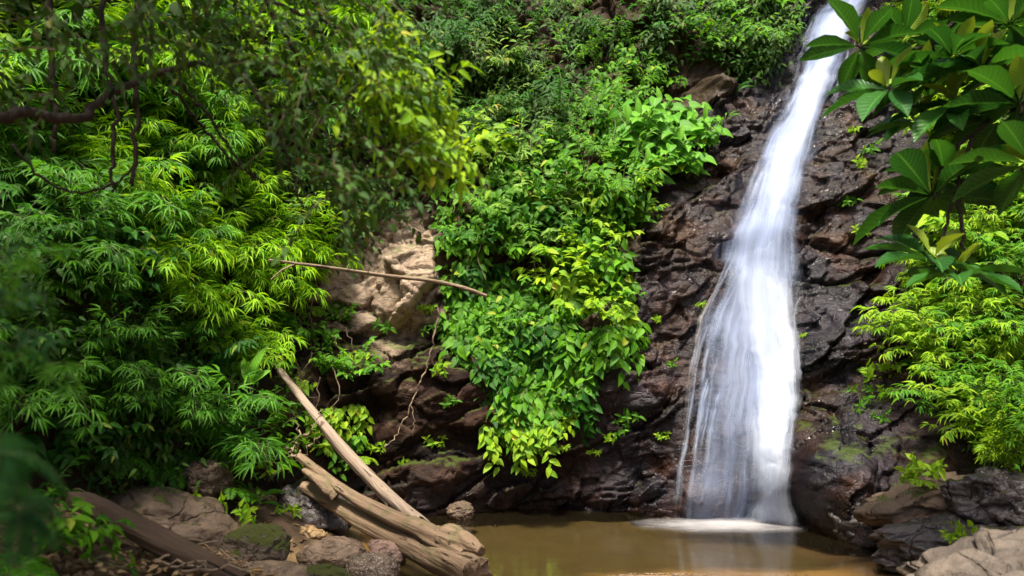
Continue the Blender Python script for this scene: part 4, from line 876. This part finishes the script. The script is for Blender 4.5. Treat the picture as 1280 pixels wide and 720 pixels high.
cover('bank_leaves', [RIGHT, RTOP], 1000, 'leaf_mid', .08, .03, 5, tmpl=T_LANCE, label='green undergrowth covering the right slope')
lv = Leaves()
for _ in range(2600):
    x, y = random.uniform(-3.6, -1.5), random.uniform(4.4, 8.6)
    z = gz(x, y)
    if z > .1: lv.add(T_OVATE, V3(x, y, z + random.uniform(.01, .05)), V3(*rng.normal(0, 1, 2), rng.normal(0, .2)), V3(*rng.normal(0, .35, 2), 1), random.uniform(.04, .10), random.uniform(.02, .045))
link('leaf_litter', lv.mesh('leaf_litter', M['leaf_dead']), kind='stuff', label='brown dead leaves and debris strewn over the left bank')
for k in range(14):
    x, y = random.uniform(100, 240), random.uniform(672, 722); a = at(x, y, random.uniform(4.9, 5.6)); a.z = gz(a.x, a.y) + .04; an = random.uniform(-.9, .5); l = random.uniform(.25, .6)
    vine('twig', 'dead twig lying among the leaf litter beside the dark log', 'twig', [a, a + V3(math.cos(an) * l * .5, math.sin(an) * l * .3, random.uniform(0, .06)), a + V3(math.cos(an) * l, math.sin(an) * l * .6, .02)], .010, .004, M['twig'], .012, 10, group='dead twigs beside the dark log')
# dry roots hanging in front of the planted cliff
for (x, y) in poisson([[(560, 60), (770, 60), (780, 300), (560, 330)]], 26, 30, 77):
    h, nn = hit(x, y)
    if h is not None:
        l = random.uniform(.3, .75); a = h + V3(0, -random.uniform(.15, .4), 0)
        vine('dry_root', 'thin pale dry root hanging among the leaves of the cliff', 'root', [a, a + V3(rng.normal(0, .03), 0, -l * .5), a + V3(rng.normal(0, .05), 0, -l)], .007, .003, M['twig'], .010, 12, group='dry roots hanging on the cliff')

for (x, y) in poisson([[(335, 340), (400, 330), (450, 430), (440, 500), (380, 500), (340, 440)]], 18, 18, 78):
    h, nn = hit(x, y)
    if h is not None:
        l = random.uniform(.5, 1.0); a = h + V3(0, -random.uniform(.1, .3), .2)
        vine('hanging_vine', 'thin brown vine hanging over the rock between the bamboo and the hollow', 'vine', [a, a + V3(rng.normal(0, .06), -.03, -l * .35), a + V3(rng.normal(0, .08), .02, -l * .7), a + V3(rng.normal(0, .1), 0, -l)], .008, .003, M['twig' if random.random() < .4 else 'stem_brown'], .012, 14, group='thin vines hanging left of the hollow')
tb = Tubes()
for _ in range(420):
    x, y = random.uniform(0.0, 2.6), random.gauss(7.0, .10); z = gz(x, y); r_ = random.uniform(.004, .013)
    tb.add([V3(x - r_, y, z), V3(x - r_ * .4, y, z + r_ * .5), V3(x + r_ * .5, y, z + r_ * .5), V3(x + r_, y, z)], [r_ * .3, r_ * .8, r_ * .8, r_ * .3], 6)
link('gravel', tb.mesh('gravel', RK['grey']), kind='stuff', label='fine gravel and grit along the wet sand at the front edge of the pool')

# ------------------------------------------------------------------ the large leaved branch at the top right
def rosette(L=0.42, n=13, upright=3, seed=0):
    lv = Leaves()
    for s in range(n):
        a = 2.4 * s + seed; u = 1.6 if s < upright else random.uniform(-.15, .45); sz = (.62 if s < upright else 1) * random.uniform(.75, 1.1)
        d = V3(math.cos(a), math.sin(a), u); up = V3(0, 0, 1) if s >= upright else V3(-math.cos(a), -math.sin(a), .4) + OUT * .6
        lv.add(T_OBOV, V3(0, 0, .0) + d.normalized() * .02, d, up + rv(.12), L * sz, L * .36 * sz, .93 if s < upright else random.random() * .85)
    return lv
ros = [rosette(seed=k * 1.3, n=11 + k % 4).mesh('rosette', M['leaf_rosette']) for k in range(4)]
tw = [(1075, 58, 5.9, 1.0), (1130, 48, 6.0, .9), (1112, 112, 5.8, 1.1), (1190, 70, 5.6, .9), (1228, 85, 5.5, 1.15), (1165, 100, 5.9, .95), (1165, 245, 5.6, 1.2), (1180, 225, 5.7, .9), (1165, 325, 5.6, 1.05), (1195, 345, 5.5, .9), (1275, 130, 5.2, 1.15), (1262, 30, 5.5, 1.0), (1150, 155, 6.0, .9), (1290, 205, 5.1, 1.0), (1215, 15, 6.1, 1.0), (1250, 150, 5.6, 1.0), (1195, 130, 5.7, 1.0)]
joint = {0: at(1090, 80, 5.9), 2: at(1135, 150, 5.9)}
root_top = at(1330, -160, 5.6)
tree = link('large_leaf_tree', None, label='tree branch with whorls of large dark green leaves hanging in from the upper right', category='tree'); tree.location = V3(4.6, 4.6, 0); tree.location.z = gz(4.6, 4.6) - .1; bpy.context.view_layer.update()
T0 = tree.location
tb = Tubes(); tb.add(wob([V3(0, 0, 0), V3(.1, .1, 2.2), V3(-.1, .3, 4.2), V3(-.3, .4, 6)], 24, .02), np.linspace(.13, .06, 24), 12, .05); link('trunk', tb.mesh('trunk', M['bark']), tree)
limbs = [[V3(4.5, 4.9, 3.2), at(1330, 160, 5.2), at(1250, 130, 5.5), at(1165, 140, 5.8), at(1110, 118, 5.8)], [V3(4.5, 5, 4.2), at(1290, -40, 5.4), at(1225, 0, 5.6), at(1165, 55, 5.9), at(1120, 60, 6.0), at(1070, 56, 5.9)], [at(1250, 130, 5.5), at(1215, 170, 5.55), at(1185, 195, 5.6), at(1168, 250, 5.6)], [at(1215, 170, 5.55), at(1195, 240, 5.55), at(1168, 330, 5.6)], [at(1195, 240, 5.55), at(1205, 300, 5.5), at(1195, 350, 5.5)],
         [at(1225, 0, 5.6), at(1245, 45, 5.55), at(1230, 96, 5.5)], [V3(4.5, 5, 3.9), at(1300, 100, 5.2), at(1276, 145, 5.2)], [at(1245, 45, 5.55), at(1215, 60, 5.6), at(1200, 80, 5.6)], [V3(4.5, 4.9, 3.2), at(1310, 220, 5.1), at(1285, 210, 5.1)]]
for k, l in enumerate(limbs):
    tb = Tubes(); n = 24; tb.add(wob([p - T0 for p in l], n, .008), np.linspace(.028 if k < 2 else .017, .010, n), 7, .08); link('branch', tb.mesh('branch', M['bark']), tree)
for k, (x, y, Y, s) in enumerate(tw):
    o = link('leaf_rosette', ros[k % 4], tree); o.location = at(x, y, Y) - T0; o.scale = [s * 1.12] * 3; o.rotation_euler = (random.uniform(.1, .5), random.uniform(-.35, .35), random.uniform(0, 6.3))

# ------------------------------------------------------------------ the overhanging tree at the top left
tree = link('overhanging_tree', None, label='dark leafy tree whose crooked limb overhangs the bank at the upper left', category='tree'); tree.location = V3(-3.0, 3.1, gz(-3, 3.1) - .1); bpy.context.view_layer.update(); T0 = tree.location.copy()
tb = Tubes(); tb.add(wob([V3(0, 0, 0), V3(.05, .15, 1.4), V3(-.1, .3, 3.0), V3(.1, .2, 4.6), V3(.2, .2, 5.8)], 30, .02), np.linspace(.16, .07, 30), 14, .05); link('trunk', tb.mesh('trunk', M['bark']), tree)
main = [V3(-2.95, 3.35, 2.55), at(-30, 150, 3.4), at(40, 142, 3.55), at(98, 148, 3.7), at(150, 112, 3.9), at(205, 90, 4.1), at(280, 80, 4.3), at(350, 95, 4.5)]
subs = [main, [at(205, 90, 4.1), at(240, 120, 4.15), at(290, 190, 4.2), at(320, 225, 4.2)], [V3(-2.9, 3.3, 4.2), at(60, -20, 3.5), at(200, -30, 3.8), at(330, 0, 4.1), at(430, 40, 4.4), at(500, 100, 4.6)], [V3(-2.9, 3.3, 4.4), at(250, -80, 3.6), at(430, -50, 4.0), at(520, 30, 4.4)],
        [at(330, 0, 4.1), at(370, 70, 4.2), at(400, 150, 4.3), at(430, 230, 4.3)], [at(430, 40, 4.4), at(470, 150, 4.45), at(520, 200, 4.5)], [at(280, 80, 4.3), at(330, 130, 4.3), at(360, 200, 4.3), at(380, 260, 4.3)]]
for k, l in enumerate(subs):
    n = 30; tb = Tubes(); tb.add(wob([p - T0 for p in l], n, .010), np.linspace(.034 if k == 0 else .022 if k in (2, 3) else .012, .012 if k == 0 else .006, n), 8, .10); link('branch', tb.mesh('branch', M['bark']), tree)
def sprays(polys, n, Y0_, Y1_, L, W, mat, name, seed, ln=.55, lean=(0.45, 0, -.3), step=.04, label=None, tmpl=T_OVATE, parent=None, T0=None):
    q = np.random.default_rng(seed); lv, tb = Leaves(), Tubes(); k = 0
    bx = [p for po in polys for p in po]; x0, x1 = min(p[0] for p in bx), max(p[0] for p in bx); y0, y1 = min(p[1] for p in bx), max(p[1] for p in bx)
    while k < n:
        x, y = q.uniform(x0, x1), q.uniform(y0, y1)
        if not any(in_poly(x, y, po) for po in polys): continue
        k += 1; p = at(x, y, q.uniform(Y0_, Y1_)) - T0; d = (Vector(lean) + Vector(q.normal(0, .6, 3))).normalized(); l = ln * q.uniform(.5, 1.2); m = 8; pts = []
        for i in range(m): pts.append(p.copy()); p = p + d * l / m; d = (d + V3(0, 0, -.08)).normalized()
        tb.add(pts, np.linspace(.004, .0015, m), 3)
        dist = 0; c = 0
        while dist < l:
            t = dist / l * (m - 1); i = min(int(t), m - 2); s = pts[i].lerp(pts[i + 1], t - i); tg = (pts[i + 1] - pts[i]).normalized(); sd = tg.cross(V3(0, .3, 1)).normalized(); sg = 1 if c % 2 else -1; sz = q.uniform(.6, 1.2)
            lv.add(tmpl, s, sd * sg * .8 + tg * .6 + V3(0, 0, -.25) + Vector(q.normal(0, .2, 3)), V3(0, -.5, .9) + Vector(q.normal(0, .35, 3)), L * sz, W * sz); dist += step * q.uniform(.7, 1.4); c += 1
    bm = bmesh.new(); bm.from_mesh(lv.mesh(name, M[mat])); nf = len(bm.faces); bm.from_mesh(tb.mesh(name, M['stem_brown'])); bm.faces.ensure_lookup_table()
    for f in bm.faces[nf:]: f.material_index = 1
    me = bpy.data.meshes.new(name); bm.to_mesh(me); bm.free(); me.materials.append(M[mat]); me.materials.append(M['stem_brown'])
    o = link(name, me, parent)
    if label: o['label'] = label
    return o
sprays([[(150, -20), (520, -20), (500, 60), (470, 150), (530, 210), (480, 270), (400, 250), (340, 170), (300, 90), (180, 60)]], 260, 3.6, 5.0, .062, .030, 'leaf_dark', 'foliage', 21, .5, parent=tree, T0=T0)
sprays([[(-40, -20), (240, -20), (200, 60), (100, 110), (40, 130), (-40, 120)]], 60, 3.2, 4.2, .062, .030, 'leaf_dark', 'foliage', 22, .4, parent=tree, T0=T0)
sprays([[(415, 30), (490, 55), (525, 110), (570, 205), (520, 190), (450, 110)]], 80, 4.0, 4.7, .095, .042, 'leaf_lime', 'bright_foliage', 23, .5, (.75, 0, -.45), label='bright yellow-green drooping leaves at the outer tip', parent=tree, T0=T0)
# unseen crown added above the picture and shaped to shade the bank
q = np.random.default_rng(5); lv = Leaves()
for _ in range(700):
    c = V3(q.uniform(-4.3, 0.0), q.uniform(-0.9, 5.8), q.uniform(3.6, 6.4)); 
    if c.z < 1.6 + max(c.y, 0) * .5 + .35 or c.x > (-1.5 if c.y > 1 else -.3) or c.y > 4.9: continue
    for _ in range(16): lv.add(T_OVATE, c + Vector(q.normal(0, .22, 3)) - T0, Vector(q.normal(0, 1, 3)), V3(0, 0, 1) + Vector(q.normal(0, .5, 3)), .14, .075)
link('shade_crown', lv.mesh('shade_crown', M['leaf_dark']), tree)

# lianas
for x0_, x1_, y1_, Y, lab in [(62, 66, 190, 4.6, 'thick dark liana hanging straight down at the far upper left'), (168, 166, 232, 4.4, 'knotted dark liana hanging below the crooked limb'), (130, 140, 240, 5.0, 'thin dark liana between the two thick ones')]:
    vine('liana', lab, 'liana', [at(x0_ + 4, -60, Y), at(x0_, 60, Y), at(x1_ + 3, 140, Y), at(x1_, y1_, Y)], .022, .012, M['bark'], .010, 30)
vine('liana', 'thin looping liana hanging over the sunlit bamboo', 'liana', [at(15, 180, 4.4), at(60, 228, 4.5), at(105, 240, 4.6), at(150, 225, 4.6), at(172, 195, 4.6)], .009, .007, M['bark'], .006, 30)
vine('liana', 'thin dark stem slanting from the crooked limb towards the rock', 'liana', [at(215, 112, 4.3), at(255, 160, 4.5), at(290, 200, 4.6), at(330, 230, 4.7)], .012, .006, M['bark'], .008, 30, side=[[at(290, 200, 4.6), at(292, 240, 4.6), at(290, 262, 4.6)]])

# ------------------------------------------------------------------ plants close to the camera at the left edge
def near(key, name, x, y, Y, s, label, cat, tilt=.2, az=None):
    r = put(key, name, at(x, y, Y), OUT, s, tilt, label, cat, None, 0.4)
    if az is not None: r.rotation_euler.z = az
    return r
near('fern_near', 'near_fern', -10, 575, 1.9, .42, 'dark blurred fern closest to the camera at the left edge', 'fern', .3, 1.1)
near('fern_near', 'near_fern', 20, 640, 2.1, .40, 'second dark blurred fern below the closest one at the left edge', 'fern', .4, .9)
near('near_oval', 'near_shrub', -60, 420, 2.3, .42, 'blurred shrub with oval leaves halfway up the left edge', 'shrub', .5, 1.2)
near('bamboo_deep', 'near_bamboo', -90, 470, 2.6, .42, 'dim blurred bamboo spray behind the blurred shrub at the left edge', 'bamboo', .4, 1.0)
